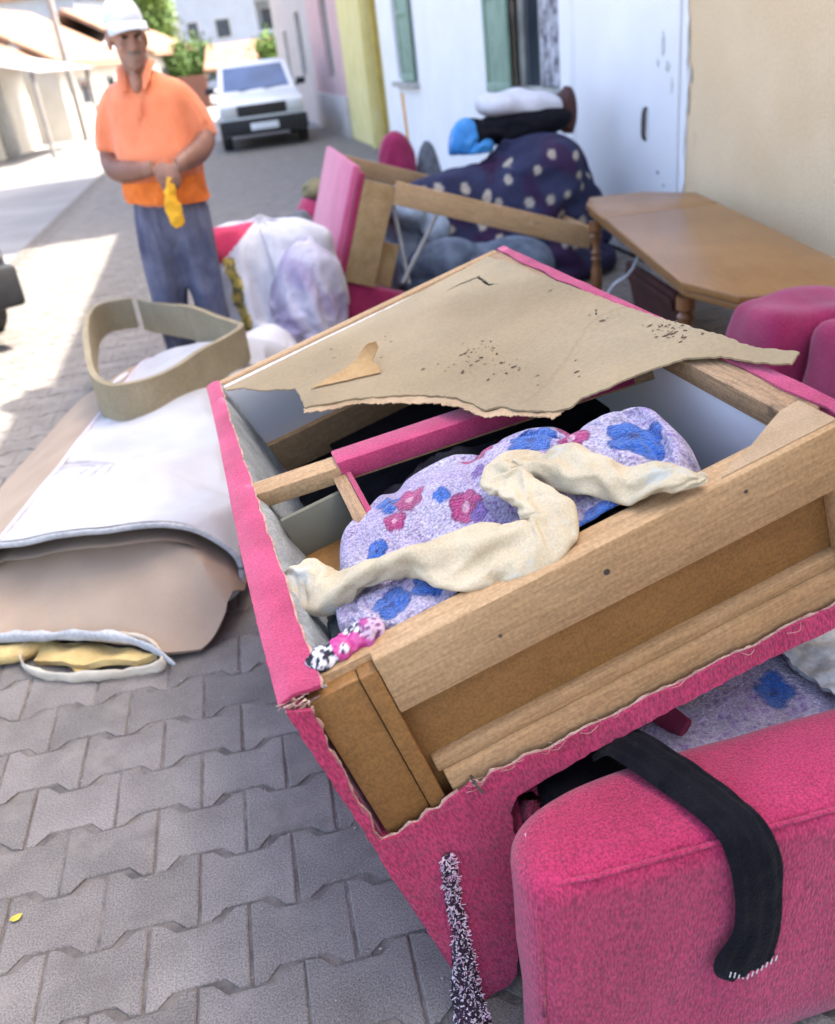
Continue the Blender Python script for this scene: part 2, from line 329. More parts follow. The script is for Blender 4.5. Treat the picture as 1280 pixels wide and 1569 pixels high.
def sheet(name, poly, fn, material, parent=None, spacing=0.01, thick=0.0, holes=(), edge_step=None, jitter=0.0, color=None, seed=1, smooth=True):
    """fn(x,y)->Vector ; makes a (thick) sheet from a 2D outline"""
    vo, tr = cdt(poly, spacing, holes, edge_step, jitter, seed)
    top = [Vector(fn(p[0], p[1])) for p in vo]; V = list(top); F = list(tr)
    if thick:
        me0 = mesh(top, tr); nr = [v.normal.copy() for v in me0.vertices]; bpy.data.meshes.remove(me0)
        n = len(top); V += [top[i] - nr[i] * thick for i in range(n)]
        F += [tuple(n + i for i in f[::-1]) for f in tr]
        cnt = {}
        for f in tr:
            for i in range(len(f)):
                e = (f[i], f[(i + 1) % len(f)]); cnt[e] = 1
        for (a, b) in list(cnt):
            if (b, a) not in cnt: F.append((b, a, n + a, n + b))
    me = mesh(V, F, name)
    if color:
        ca = me.color_attributes.new('Col', 'FLOAT_COLOR', 'POINT'); n = len(vo)
        for i in range(len(V)):
            p = vo[i % n]; c = color(p[0], p[1]); ca.data[i].color = (c[0], c[1], c[2], 1)
    if smooth: smooth_angle(me, 50)
    return obj(name, me, material, parent)
def colour_mesh(me, fn):
    ca = me.color_attributes.new('Col', 'FLOAT_COLOR', 'POINT')
    for i, v in enumerate(me.vertices):
        c = fn(v.co, v.normal); ca.data[i].color = (c[0], c[1], c[2], 1)
def remesh(bm, voxel, sm=0):
    me = bpy.data.meshes.new('tmp'); bm.to_mesh(me); bm.free()
    o = bpy.data.objects.new('tmp', me); COL.objects.link(o)
    md = o.modifiers.new('r', 'REMESH'); md.mode = 'VOXEL'; md.voxel_size = voxel
    if sm:
        s = o.modifiers.new('s', 'SMOOTH'); s.iterations = sm; s.factor = 0.5
    dg = bpy.context.evaluated_depsgraph_get(); dg.update()
    out = bpy.data.meshes.new_from_object(o.evaluated_get(dg)); bpy.data.objects.remove(o)
    bpy.data.meshes.remove(me)
    for p in out.polygons: p.use_smooth = True
    out.materials.clear(); return out
def ell(bm, c, r, rot=None, sub=3):
    q = bmesh.ops.create_icosphere(bm, subdivisions=sub, radius=1.0)
    M = Matrix.Diagonal((r[0], r[1], r[2])).to_4x4()
    if rot: M = Matrix.Rotation(rot[2], 4, 'Z') @ Matrix.Rotation(rot[1], 4, 'Y') @ Matrix.Rotation(rot[0], 4, 'X') @ M
    for v in q['verts']: v.co = (M @ v.co) + Vector(c)
def crumple(me, amp, freq, seed=0.0, ridge=True):
    nr = [v.normal.copy() for v in me.vertices]
    for v, n in zip(me.vertices, nr):
        p = v.co * freq + Vector((seed, seed * .7, -seed))
        h = noise.noise(p) + 0.5 * noise.noise(p * 2.1)
        if ridge: h = h * .6 + (0.4 - abs(noise.noise(p * 1.3 + Vector((9, 2, 4)))) * 1.5)
        v.co = v.co + n * amp * h
    me.update()
def lump(name, ells, voxel, material, parent=None, amp=0.02, freq=6, seed=0, colour=None, sm=3, clamp=None):
    bm = bmesh.new()
    for e in ells: ell(bm, *e)
    me = remesh(bm, voxel, sm); crumple(me, amp, freq, seed)
    if clamp:
        for v in me.vertices: v.co = clamp(v.co)
        me.update()
    if colour: colour_mesh(me, colour)
    for p in me.polygons: p.use_smooth = True
    return obj(name, me, material, parent)
def frame(origin, X, Y, Z):
    return Matrix(((X.x, Y.x, Z.x, origin.x), (X.y, Y.y, Z.y, origin.y), (X.z, Y.z, Z.z, origin.z), (0, 0, 0, 1)))
def mixc(a, b, t):
    t = min(1, max(0, t)); return tuple(x * (1 - t) + y * t for x, y in zip(a, b))
def ss(a, b, x):
    t = min(1, max(0, (x - a) / (b - a))); return t * t * (3 - 2 * t)

# ------------------------------------------------------------------ cloth folds: let a sheet grow a little over a form so it buckles
from mathutils.bvhtree import BVHTree
def settle_mesh(me, form, frames, growth, bend, gravity=0.3, pin=None, selfd=0.0, tens=14, q=4, sub=2, thick=0.0):
    """let a sheet grow by 'growth' over its form for some frames, so that it buckles into folds"""
    sc_ = bpy.context.scene; cols_ = []
    for fm_ in form:
        c_ = bpy.data.objects.new('form', fm_); COL.objects.link(c_); c_.modifiers.new('c', 'COLLISION')
        c_.collision.thickness_outer = .004; c_.collision.cloth_friction = 20; cols_.append(c_)
    o = bpy.data.objects.new('cloth', me); COL.objects.link(o)
    if pin:
        vg = o.vertex_groups.new(name='pin')
        for i, w in pin: vg.add([i], w, 'REPLACE')
    cm = o.modifiers.new('cloth', 'CLOTH'); st = cm.settings; st.quality = q; st.mass = .3
    st.tension_stiffness = st.compression_stiffness = tens; st.shear_stiffness = tens * .4; st.bending_stiffness = bend; st.air_damping = 3
    st.shrink_min = -growth
    if pin: st.vertex_group_mass = 'pin'
    cc = cm.collision_settings; cc.use_collision = bool(form); cc.distance_min = .004; cc.collision_quality = 2
    cc.use_self_collision = selfd > 0; cc.self_distance_min = selfd or .01; cc.self_friction = 5
    st.effector_weights.gravity = gravity; cm.point_cache.frame_start = 1; cm.point_cache.frame_end = frames + 2
    for f in range(1, frames + 1): sc_.frame_set(f)
    dg = bpy.context.evaluated_depsgraph_get(); low = bpy.data.meshes.new_from_object(o.evaluated_get(dg))
    sc_.frame_set(1); bpy.data.objects.remove(o)
    for c_ in cols_: bpy.data.objects.remove(c_)
    o = bpy.data.objects.new('fine', low); COL.objects.link(o)
    if thick: md = o.modifiers.new('t', 'SOLIDIFY'); md.thickness = thick; md.offset = -1
    md = o.modifiers.new('s', 'SUBSURF'); md.levels = sub
    dg = bpy.context.evaluated_depsgraph_get(); dg.update(); out = bpy.data.meshes.new_from_object(o.evaluated_get(dg)); bpy.data.objects.remove(o)
    for p in out.polygons: p.use_smooth = True
    out.materials.clear(); return out
def grid_mesh(V, nx, ny, closed):
    F = []; V = [Vector(v) for v in V]
    for j in range(ny - 1):
        for i in range(nx if closed else nx - 1):
            a = j * nx + i; b = j * nx + (i + 1) % nx; F.append((a, b, b + nx, a + nx))
    if closed:
        V += [sum(V[:nx], Vector()) / nx, sum(V[-nx:], Vector()) / nx]; n = nx * ny
        for i in range(nx): F += [((i + 1) % nx, i, n), ((ny - 1) * nx + i, (ny - 1) * nx + (i + 1) % nx, n + 1)]
    me = mesh(V, F); bm = bmesh.new(); bm.from_mesh(me); bmesh.ops.recalc_face_normals(bm, faces=bm.faces)
    if not closed and sum(f.normal.z for f in bm.faces) < 0: bmesh.ops.reverse_faces(bm, faces=bm.faces)
    bm.to_mesh(me); bm.free(); return me
def settle(V, nx, ny, closed, form, frames, growth, bend, **kw): return settle_mesh(grid_mesh(V, nx, ny, closed), form, frames, growth, bend, **kw)
def border(nx, ny): return [(j * nx + i, 1.0) for j in range(ny) for i in range(nx) if i in (0, nx - 1) or j in (0, ny - 1)]
def form_of(ells, vox, sm=4):
    bm = bmesh.new()
    for e in ells: ell(bm, *e)
    return remesh(bm, vox, sm)
def shrunk(me, d):
    c = me.copy(); nr = [v.normal.copy() for v in me.vertices]
    for v, n in zip(c.vertices, nr): v.co = v.co - n * d
    return c
def tree_of(me):
    bm = bmesh.new(); bm.from_mesh(me); t = BVHTree.FromBMesh(bm); bm.free(); return t
def wrap(ells, centre, nx, ny, vox, frames, growth, bend, gap=.025, lat0=-60, lat1=88, selfd=0, grav=1.0):
    """cloth wrapped round a heap, standing on the ground"""
    me = form_of(ells, vox); T = tree_of(me); V = []; c = Vector(centre)
    for j in range(ny):
        for i in range(nx):
            a = 2 * math.pi * (i + .5 * (j % 2)) / nx; ph = R(lat0 + (lat1 - lat0) * j / (ny - 1))
            d = Vector((math.cos(a) * math.cos(ph), math.sin(a) * math.cos(ph), math.sin(ph)))
            h = T.ray_cast(c + d * 3, -d)[0]; p = (h if h else c + d * .2) + d * .008
            p.z = max(p.z, .012); V.append(p)
    bm = bmesh.new(); box_bm(bm, -2, 2, -2, 2, -.3, .0); fl = bm_mesh(bm)
    return settle(V, nx, ny, True, [shrunk(me, gap), fl], frames, growth, bend, gravity=grav, selfd=selfd)

W0 = 0.775
def Z(w): return W0 - w
FOLD = {}
FOLD['duvet'] = wrap([((.18, .08, .52), (.36, .36, .42), (0, .5, 0)), ((.40, .0, .45), (.19, .30, .46)), ((-.20, -.02, .42), (.36, .32, .36)), ((-.48, .0, .44), (.22, .28, .31)), ((0, -.18, .2), (.58, .32, .24)), ((.2, -.25, .65), (.16, .14, .3), (0, .7, 0)), ((.02, -.22, .55), (.3, .14, .14), (0, -.35, 0)), ((0, 0, .12), (.62, .36, .14))], (0, -.02, .42), 76, 36, .03, 36, .30, .5, gap=.055, selfd=.012)
FOLD['sack'] = wrap([((-.10, 0, .34), (.24, .22, .36)), ((.10, 0, .32), (.22, .22, .35)), ((0, 0, .14), (.30, .26, .18)), ((-.2, -.02, .6), (.12, .12, .10)), ((.1, 0, .62), (.2, .14, .07))], (0, 0, .33), 54, 30, .025, 32, .26, .25, gap=.04, selfd=.008)
FOLD['lilac'] = wrap([((0, 0, .34), (.18, .19, .30)), ((-.02, 0, .18), (.21, .21, .20)), ((.03, 0, .55), (.12, .14, .1))], (0, 0, .3), 44, 26, .025, 32, .26, .25, gap=.035, selfd=.008)
def blanket_fold():
    E_ = [((.25, .36, Z(.085)), (.10, .10, .085)), ((.36, .35, Z(.075)), (.12, .12, .09)), ((.48, .29, Z(.06)), (.13, .14, .09)), ((.59, .20, Z(.05)), (.12, .12, .085)), ((.66, .15, Z(.06)), (.055, .07, .065)), ((.40, .22, Z(.11)), (.22, .18, .10)), ((.52, .09, Z(.05)), (.15, .06, .05)), ((.24, .12, Z(.07)), (.09, .075, .07), (0, 0, .6)), ((.17, .13, Z(.10)), (.09, .08, .09)), ((.35, .10, Z(.07)), (.14, .07, .08)), ((.16, .22, Z(.11)), (.07, .09, .08))]
    me = form_of(E_, .012); T = tree_of(me); nx, ny = 64, 46; V = []
    for j in range(ny):
        for i in range(nx):
            p, q = i / (nx - 1), j / (ny - 1); u = .085 + .63 * p
            vhi = .31 + .22 * math.sin(math.pi * min(1, max(0, p * .9 + .12))) ** .6 - .14 * max(0, p - .45); v = .068 + (vhi - .068) * q
            h = T.ray_cast(Vector((u, v, 2)), Vector((0, 0, -1)))[0]; V.append(Vector((u, v, max(h.z if h else 0, Z(.22)) + .008)))
    for it in range(4):
        V = [(V[j * nx + i] if i in (0, nx - 1) or j in (0, ny - 1) else (V[j * nx + i] * 2 + V[j * nx + i - 1] + V[j * nx + i + 1] + V[(j - 1) * nx + i] + V[(j + 1) * nx + i]) / 6) for j in range(ny) for i in range(nx)]
    return settle(V, nx, ny, False, [shrunk(me, .015)], 24, .15, .12, gravity=.25, pin=border(nx, ny), thick=.006)
FOLD['blanket'] = blanket_fold()
def cream_fold():
    cp = [(0.050, 0.345, .020, .030, .024), (0.075, .305, .006, .042, .032), (0.115, 0.250, .010, .044, .032), (0.178, 0.214, -.006, .036, .026), (0.25, 0.168, -.018, .042, .030), (0.308, 0.108, -.030, .052, .034), (0.356, 0.072, -.034, .052, .034), (0.404, 0.060, -.036, .044, .034), (0.437, 0.080, -.040, .036, .030), (0.440, 0.125, -.040, .032, .028), (0.426, 0.175, -.044, .031, .027), (.424, .212, -.044, .033, .027), (0.452, 0.236, -.044, .036, .030), (0.497, 0.200, -.040, .040, .032), (0.555, 0.105, -.030, .040, .031), (0.612, 0.034, -.030, .034, .026), (0.652, .004, -.020, .024, .014)]
    n = 132; pts = catmull(cp, n); nx = 30
    def endr(i): e_ = min(i, n - 1 - i) / 6; return math.sqrt(max(.05, 1 - (1 - min(1, e_)) ** 2))
    pts = [(p[0], p[1], Z(p[2]), p[3] * endr(i), p[4] * .8 * endr(i)) for i, p in enumerate(pts)]
    bm = bmesh.new(); tube_bm(bm, pts, nx, cap=False); V = [v.co.copy() for v in bm.verts]; bm.free(); low_ = []
    for j in range(n): low_ += [(j * nx + i, 1.0) for i in sorted(range(nx), key=lambda i: V[j * nx + i].z)[:7]]
    return settle(V, nx, n, True, [], 18, .13, .025, gravity=.4, pin=low_, selfd=.0035, sub=1)
FOLD['cream'] = cream_fold()
for key_, ells_ in (
    ('blue_clothes', [((0, 0, .16), (.38, .22, .17)), ((-.15, -.05, .28), (.2, .15, .12)), ((.25, .0, .2), (.2, .2, .15))]),
    ('blue_shirt', [((0, 0, .60), (.14, .3, .10)), ((.14, .05, .52), (.12, .2, .12)), ((0, .1, .3), (.15, .25, .30))]),
    ('grey_clothes', [((0, 0, .62), (.13, .18, .11)), ((-.03, 0, .3), (.14, .2, .3)), ((.1, -.1, .55), (.1, .12, .1))]),
    ('magenta_roll', [((0, 0, .44), (.13, .24, .16)), ((.02, 0, .18), (.15, .26, .2))]),
    ('olive_cloth', [((.03, 0, .07), (.10, .16, .07))]),
    ('magenta_bag', [((0, 0, .62), (.16, .14, .20)), ((0, 0, .3), (.17, .16, .32))]),
    ('grey_bag', [((0, 0, .48), (.10, .14, .22)), ((0, 0, .25), (.12, .15, .27))]),
    ('black_jacket', [((0, 0, .14), (.34, .2, .09), (0, -.15, 0)), ((-.25, -.08, .07), (.14, .14, .12))]),
    ('blue_bag', [((0, 0, .13), (.10, .11, .12)), ((.04, 0, .05), (.12, .12, .08))]),
    ('brown_garment', [((0, 0, .16), (.07, .10, .17)), ((-.05, 0, .22), (.08, .07, .06))]),
    ('grey_cloth', [((0, 0, .05), (.14, .12, .05)), ((.08, 0, .08), (.06, .06, .05))]),
    ('white_bundle', [((0, 0, .15), (.17, .2, .16)), ((.05, .05, .2), (.12, .14, .12))]),
):
    cz = sum(e[0][2] for e in ells_) / len(ells_); cx_ = sum(e[0][0] for e in ells_) / len(ells_); cy_ = sum(e[0][1] for e in ells_) / len(ells_)
    FOLD[key_] = wrap(ells_, (cx_, cy_, cz), 36, 20, .018, 26, .24, .15, gap=.02)

# ================================================================== SETTING
PA = R(8.22)                                   # paving rows run square to the street
PN = Vector((math.cos(PA), math.sin(PA), 0)); PT = Vector((-math.sin(PA), math.cos(PA), 0))
def flat(name, x0, x1, y0, y1, z, material, rz=0.0):
    me = mesh([(x0, y0, 0), (x1, y0, 0), (x1, y1, 0), (x0, y1, 0)], [(0, 1, 2, 3)], name)
    o = obj(name, me, material, None, (0, 0, z), (0, 0, rz)); return tag(o, kind='structure')
flat('ground', -900, 900, -200, 1500, -0.045, EARTH)
flat('road', -11.5, 6, -8, 160, -0.036, ROADM, PA)
pave = flat('pavement', -2.4, 4.0, -4, 21.5, -0.0042, SAND, PA)
def paver_mesh(seed):
    rnd = random.Random(seed); w, p, a = 0.2, 0.16, 0.0135; g = 0.0018
    hw = w / 2 - g; hp = p / 2 - g
    top = [(-hw, hp + a), (-hw + .022, hp + a), (-hw + .05, hp - a), (hw - .05, hp - a), (hw - .022, hp + a), (hw, hp + a)]
    out = top + [(x, -y) for x, y in top[::-1]]
    out = [(x + rnd.uniform(-.002, .002), y + rnd.uniform(-.002, .002)) for x, y in out]
    n = len(out); V = []
    for ins, z in ((0.0, -0.04), (0.0, -0.0055), (0.0022, -0.0015), (0.0055, 0.0)):
        for x, y in out:
            V.append((x - math.copysign(ins, x), y - math.copysign(ins, y), z))
    F = []
    for l in range(3):
        for i in range(n): F.append((l * n + i, l * n + (i + 1) % n, (l + 1) * n + (i + 1) % n, (l + 1) * n + i))
    o = 3 * n
    F += [(o + 0, o + 1, o + 10, o + 11), (o + 1, o + 2, o + 9, o + 10), (o + 2, o + 3, o + 8, o + 9), (o + 3, o + 4, o + 7, o + 8), (o + 4, o + 5, o + 6, o + 7)]
    me = bpy.data.meshes.new('paver'); bm = bmesh.new(); vs_ = [bm.verts.new(v) for v in V]
    for f in F: bm.faces.new([vs_[i] for i in f])
    bmesh.ops.recalc_face_normals(bm, faces=bm.faces); bm.to_mesh(me); bm.free()
    me.materials.append(PAVER); return me
PV = [paver_mesh(s) for s in range(6)]
rnd = random.Random(4)
def paver_spots():
    for r in range(-6, 128):
        t = 1.19 + r * 0.16
        for c in range(-16, 20):
            n = -0.258 + 0.1 + c * 0.2 + (0.1 if r % 2 else 0)
            if -2.25 < n < 3.6: yield n, t
far_v, far_f = [], []; near_n = 0
for n, t in paver_spots():
    z = rnd.uniform(-.0022, .0014); me = rnd.choice(PV); rz = rnd.uniform(-.008, .008)
    tx, ty = rnd.uniform(-.008, .008), rnd.uniform(-.008, .008)
    if -2.1 < n < 0.32 and 0.7 < t < 3.6:
        o = obj('paver', me, None, pave, (n, t, 0.0042 + z), (tx, ty, rz)); near_n += 1
    elif t < 21:
        b = len(far_v); M = Matrix.Translation((n, t, 0.0042 + z)) @ Matrix.Rotation(rz, 4, 'Z') @ Matrix.Rotation(tx, 4, 'X')
        far_v += [M @ v.co for v in me.vertices]; far_f += [tuple(b + i for i in p.vertices) for p in me.polygons]
mf = mesh(far_v, far_f, 'pavers'); mf.materials.append(PAVER)
tag(obj('pavers', mf, None, pave), kind='stuff')
# grit and straw on the paving
gb = bmesh.new(); rnd = random.Random(9)
for i in range(1100):
    n, t = rnd.uniform(-2.0, 0.5), .75 + 3.8 * rnd.random() ** 1.6; s = rnd.choice((.0008, .0012, .0018, .003)) * rnd.uniform(.7, 1.3)
    if i % 3: t = 1.19 + .08 + round((t - 1.27) / .16) * .16 + rnd.gauss(0, .008)
    q = bmesh.ops.create_icosphere(gb, subdivisions=1, radius=s)
    for v in q['verts']: v.co = Vector((v.co.x * rnd.uniform(.7, 1.6), v.co.y, v.co.z * .7)) + Vector((n, t, 0.0046 + s * .3))
tag(obj('grit', bm_mesh(gb), mat('grit_stone', (0.34, 0.31, 0.27), (0.16, 0.15, 0.14), scale=40), pave), kind='stuff')

# ---- houses along the right side of the street
def wall(name, parent, y0, y1, h, openings, material, x0=0.0, depth=0.16, z0=-0.05):
    ys = sorted({y0, y1} | {o[0] for o in openings} | {o[1] for o in openings}); zs = sorted({z0, h} | {o[2] for o in openings} | {o[3] for o in openings})
    V = []; F = []
    def quad(*p):
        b = len(V); V.extend(p); F.append((b, b + 1, b + 2, b + 3))
    for i in range(len(ys) - 1):
        for j in range(len(zs) - 1):
            cy, cz = (ys[i] + ys[i + 1]) / 2, (zs[j] + zs[j + 1]) / 2
            if any(o[0] < cy < o[1] and o[2] < cz < o[3] for o in openings): continue
            quad((x0, ys[i], zs[j]), (x0, ys[i], zs[j + 1]), (x0, ys[i + 1], zs[j + 1]), (x0, ys[i + 1], zs[j]))
    xb = x0 + depth
    for a, b, c, d in openings:
        quad((x0, a, c), (xb, a, c), (xb, a, d), (x0, a, d)); quad((x0, b, c), (x0, b, d), (xb, b, d), (xb, b, c))
        quad((x0, a, c), (x0, b, c), (xb, b, c), (xb, a, c)); quad((x0, a, d), (xb, a, d), (xb, b, d), (x0, b, d))
    for yy in (y0, y1): quad((x0, yy, z0), (x0, yy, h), (xb, yy, h), (xb, yy, z0))
    quad((x0, y0, h), (x0, y1, h), (xb, y1, h), (xb, y0, h))
    return obj(name, mesh(V, F, name), material, parent)
FO = NF * 2.74
def house(name, s0, s1, h, label, openings, wm, depth=6.0, roof=True):
    e = empty(name, FO + TF * s0, FA, label, 'house')
    L_ = s1 - s0
    wall('wall', e, 0.0005, L_ - 0.0005, h, openings, wm)
    box('side_and_back_walls', 0.165, depth, 0.003, L_ - 0.003, -0.05, h - 0.003, wm, e, bev=0)
    if roof:
        rf = box('roof', -0.45, depth + .3, 0.003, L_ - 0.003, h + .002, h + .12, TILE, e, bev=0.01)
    return e
def window(parent, ya, yb, za, zb, frame_m, bars=2, glass=GLASS):
    fx0, fx1 = 0.07, 0.12; t = 0.06
    fr = box('window_frame', fx0, fx1, ya, yb, za, za + t, frame_m, parent)
    bm = bmesh.new(); box_bm(bm, fx0, fx1, ya, ya + t, za + t, zb - t, .004); box_bm(bm, fx0, fx1, yb - t, yb, za + t, zb - t, .004)
    box_bm(bm, fx0, fx1, ya, yb, zb - t, zb, .004); obj('window_surround', bm_mesh(bm), frame_m, fr)
    k = bars; w = (yb - ya - 2 * t) / k
    for i in range(k):
        a = ya + t + i * w
        box('pane', 0.098, 0.104, a + .012, a + w - .012, za + t, zb - t, glass, fr, bev=0)
        if i: box('mullion', fx0 - .01, fx1, a - .025, a + .025, za + t, zb - t, frame_m, fr)
    return fr
# nearest house: warm beige render
hb = house('beige_house', -7.0, 5.15, 6.05, 'beige rendered house wall beside the wooden table', [], W_BEIGE)
# white house with two windows and the white door
hw = house('white_house', 5.15, 10.4, 5.8, 'whitewashed house wall with lace-curtained window above the navy duvet', [(0.04, 1.76, -0.05, 2.75), (1.95, 3.62, 0.98, 2.6)], W_WHITE)
dr = box('door', -0.012, 0.05, 0.06, 1.74, 0.03, 2.70, W_DOOR, hw, bev=0.006); dr['label'] = 'white enamelled street door with rusty pull handle'
for yy in (1.62, 1.67): box('door_rib', -0.018, -0.011, yy, yy + .012, 0.06, 2.66, W_DOOR, dr, bev=0.002)
tube('handle', [(-0.012, .45, .965, .007, .007), (-0.03, .45, .955, .014, .012), (-0.033, .455, .87, .014, .013), (-0.03, .46, .80, .012, .012), (-0.012, .46, .775, .007, .007)], DARKMET, dr, n=14)
wf = window(hw, 1.95, 3.62, 0.98, 2.6, GREYP, 3)
def shutter(parent, y0, y1, z0, z1, x=-0.03, m=GREENP):
    s_ = box('shutter', x - .018, x - .004, y0, y1, z0, z1, m, parent)
    for za, zb in ((z0, z0 + .09), (z1 - .09, z1), ((z0 + z1) / 2 - .04, (z0 + z1) / 2 + .04)):
        box('shutter_rail', x - .034, x - .017, y0, y1, za, zb, m, s_)
    for a, b in ((y0, y0 + .07), (y1 - .07, y1)):
        box('shutter_stile', x - .032, x - .0165, a, b, z0 + .091, z1 - .091, m, s_)
    return s_
shutter(hw, 3.02, 3.70, 0.99, 2.58)
box('window_sill', -0.09, 0.06, 1.9, 3.72, 0.91, 0.965, GREYP, hw)
# lace curtain, half drawn, hanging in the window
V = []; F = []; nn_ = 40
for i in range(nn_ + 1):
    for j in range(9):
        V.append((0.058 + .012 * math.sin(i * 1.1 + .3 * j), 1.98 + i * .55 / nn_, 2.55 - j * 1.5 / 8))
for i in range(nn_):
    for j in range(8): F.append((i * 9 + j, (i + 1) * 9 + j, (i + 1) * 9 + j + 1, i * 9 + j + 1))
obj('lace_curtain', mesh(V, F), LACE, hw, smooth=True)
# flaking edge where the beige render meets the white door
rp = random.Random(5)
def blot(cy, cz, ry, rz, n=16): return [(cy + ry * math.cos(6.283 * k / n) * rp.uniform(.5, 1.2), cz + rz * math.sin(6.283 * k / n) * rp.uniform(.6, 1.15)) for k in range(n)]
PEEL = mat('bare_grey_plaster', (0.50, 0.49, 0.42), (0.36, 0.34, 0.29), scale=14, bump=.4, bscale=60, rough=.95)
edge = [(12.150 - .03, 0.3)] + [(12.150 - .05 - .035 * noise.noise(Vector((z * 3, 0, 0))) - .02 * noise.noise(Vector((z * 11, 0, 4))), z) for z in [.3 + .03 * k for k in range(60)]] + [(12.150 - .03, 2.1)]
sheet('flaking_edge', [(y + .02, z) for y, z in edge[:1]] + [(y, z) for y, z in edge[1:-1]] + [(12.148, 2.1), (12.148, .3)], lambda y, z: Vector((-.004, y, z)), W_WHITE, hb, .05, .003)
for cy, cz, ry, rz in ((12.10, 1.28, .012, .16), (12.085, 1.02, .014, .10), (12.11, .80, .010, .09), (12.06, 1.16, .012, .05)):
    sheet('bare_patch', blot(cy, cz, ry, rz), lambda y, z: Vector((-.0075, y, z)), PEEL, hb, .03, .002)
for cy, cz, ry, rz in ((.24, 1.32, .022, .07), (.18, 1.20, .03, .03), (.30, 1.22, .016, .025), (.12, 1.10, .012, .05), (.28, .60, .016, .010), (.20, .53, .008, .010)):
    sheet('chipped_paint', blot(cy, cz, ry, rz), lambda y, z: Vector((-.0155, y, z)), mat('greyed_paint', (.60, .61, .56), (.48, .49, .44), scale=30, rough=.8) if cz > 1 else DARKMET, dr, .03, .001)
# taller whitewashed house further on
ht = house('white_tall_house', 10.4, 14.15, 14.0, 'tall whitewashed house with narrow green shutter next to yellow house', [(1.75, 2.75, 1.05, 2.6)], W_WHITE)
window(ht, 1.75, 2.75, 1.05, 2.6, GREENP, 2); shutter(ht, 1.55, 2.25, 1.04, 2.6); box('window_sill', -0.08, 0.06, 1.5, 2.85, 0.97, 1.03, GREYP, ht)
# yellow house with door recess, its olive shade put into the door colour
hy = house('yellow_house', 14.15, 17.9, 14.0, 'pale yellow house with door recess painted in olive shade', [(0.35, 1.15, -0.05, 2.4)], W_YELLOW)
yd = box('door', 0.09, 0.14, 0.36, 1.14, 0.0, 2.38, OCHRE, hy)
for zz in (0.25, 1.25): box('door_panel', 0.075, 0.092, 0.46, 1.04, zz, zz + .85, OCHRE, yd)
box('pilaster', -0.05, 0.02, 1.2, 1.42, -0.05, 5.0, W_YELLOW, hy)
box('downpipe', -0.09, -0.01, 0.12, 0.2, 0.05, 6.5, OCHRE, hy, bev=0.02)
hp_ = house('pink_house', 17.9, 22.3, 6.9, 'dusty pink house wall behind the parked car', [(1.3, 2.3, 1.0, 2.5)], W_PINK)
window(hp_, 1.3, 2.3, 1.0, 2.5, GREYP, 2)
box('plinth', -0.06, 0.02, 0.01, 4.38, -0.05, 0.7, W_GREY, hp_)
hg = house('grey_house', 22.3, 31.0, 5.2, 'grey rendered house at the end of the row', [(1.5, 2.6, 1.0, 2.4), (5, 6, -.05, 2.1)], W_GREY)
window(hg, 1.5, 2.6, 1.0, 2.4, GREYP, 2); box('door', 0.08, 0.13, 5.0, 6.0, 0, 2.1, GREYP, hg)

# ---- low tiled houses on the sunny left side
def gable_roof(parent, x0, x1, y0, y1, z0, z1, over=0.4, tiles=True):
    """ridge runs along y; slope facing +x is tiled with rows of clay tiles"""
    xm = (x0 + x1) / 2; P = [(x0 - over, y0 - over, z0 - .1), (xm, y0 - over, z1), (x1 + over, y0 - over, z0 - .1), (x1 + over, y0 - over, z0 - .2), (xm, y0 - over, z1 - .12), (x0 - over, y0 - over, z0 - .2)]
    r = prism('roof', P, (0, y1 - y0 + 2 * over, 0), TILE, parent)
    if tiles:
        bm = bmesh.new(); k = int((y1 - y0 + 2 * over) / .22); sl = Vector((x1 + over - xm, 0, z0 - .1 - z1))
        for i in range(k):
            y = y0 - over + (i + .5) * .22
            a = Vector((xm, y, z1 + .005)); b = a + sl
            tube_bm(bm, [(a.x, y, a.z, .06, .05), (b.x, y, b.z + .005, .06, .05)], 8)
        me = bm_mesh(bm); smooth_angle(me, 60); tag(obj('tile_row', me, TILE, r), kind='stuff')
    return r
def low_house(name, x0, x1, y0, y1, h, ridge, label, wm, wins=(), doors=()):
    e = empty(name, ((x0 + x1) / 2, (y0 + y1) / 2, 0), 0, label, 'house')
    hx, hy_ = (x1 - x0) / 2, (y1 - y0) / 2
    box('wall', -hx, hx, -hy_, hy_, -.05, h, wm, e, bev=0)
    gable_roof(e, -hx, hx, -hy_, hy_, h, ridge)
    for a, b, c, d in wins:
        w_ = box('window', hx + .001, hx + .04, a, b, c, d, GREYP, e); box('pane', hx + .041, hx + .046, a + .08, b - .08, c + .08, d - .08, GLASS, w_, bev=0)
    for a, b, d in doors: box('door', hx + .001, hx + .05, a, b, 0, d, GREYP, e)
    return e
lh = low_house('tiled_house', -15.5, -9.3, 19.5, 27.6, 2.25, 4.0, 'low cream house with tiled roof and grey lean-to at the left edge', W_CREAM, [(-2.6, -1.7, .9, 1.7)], [(1.2, 2.1, 1.95)])
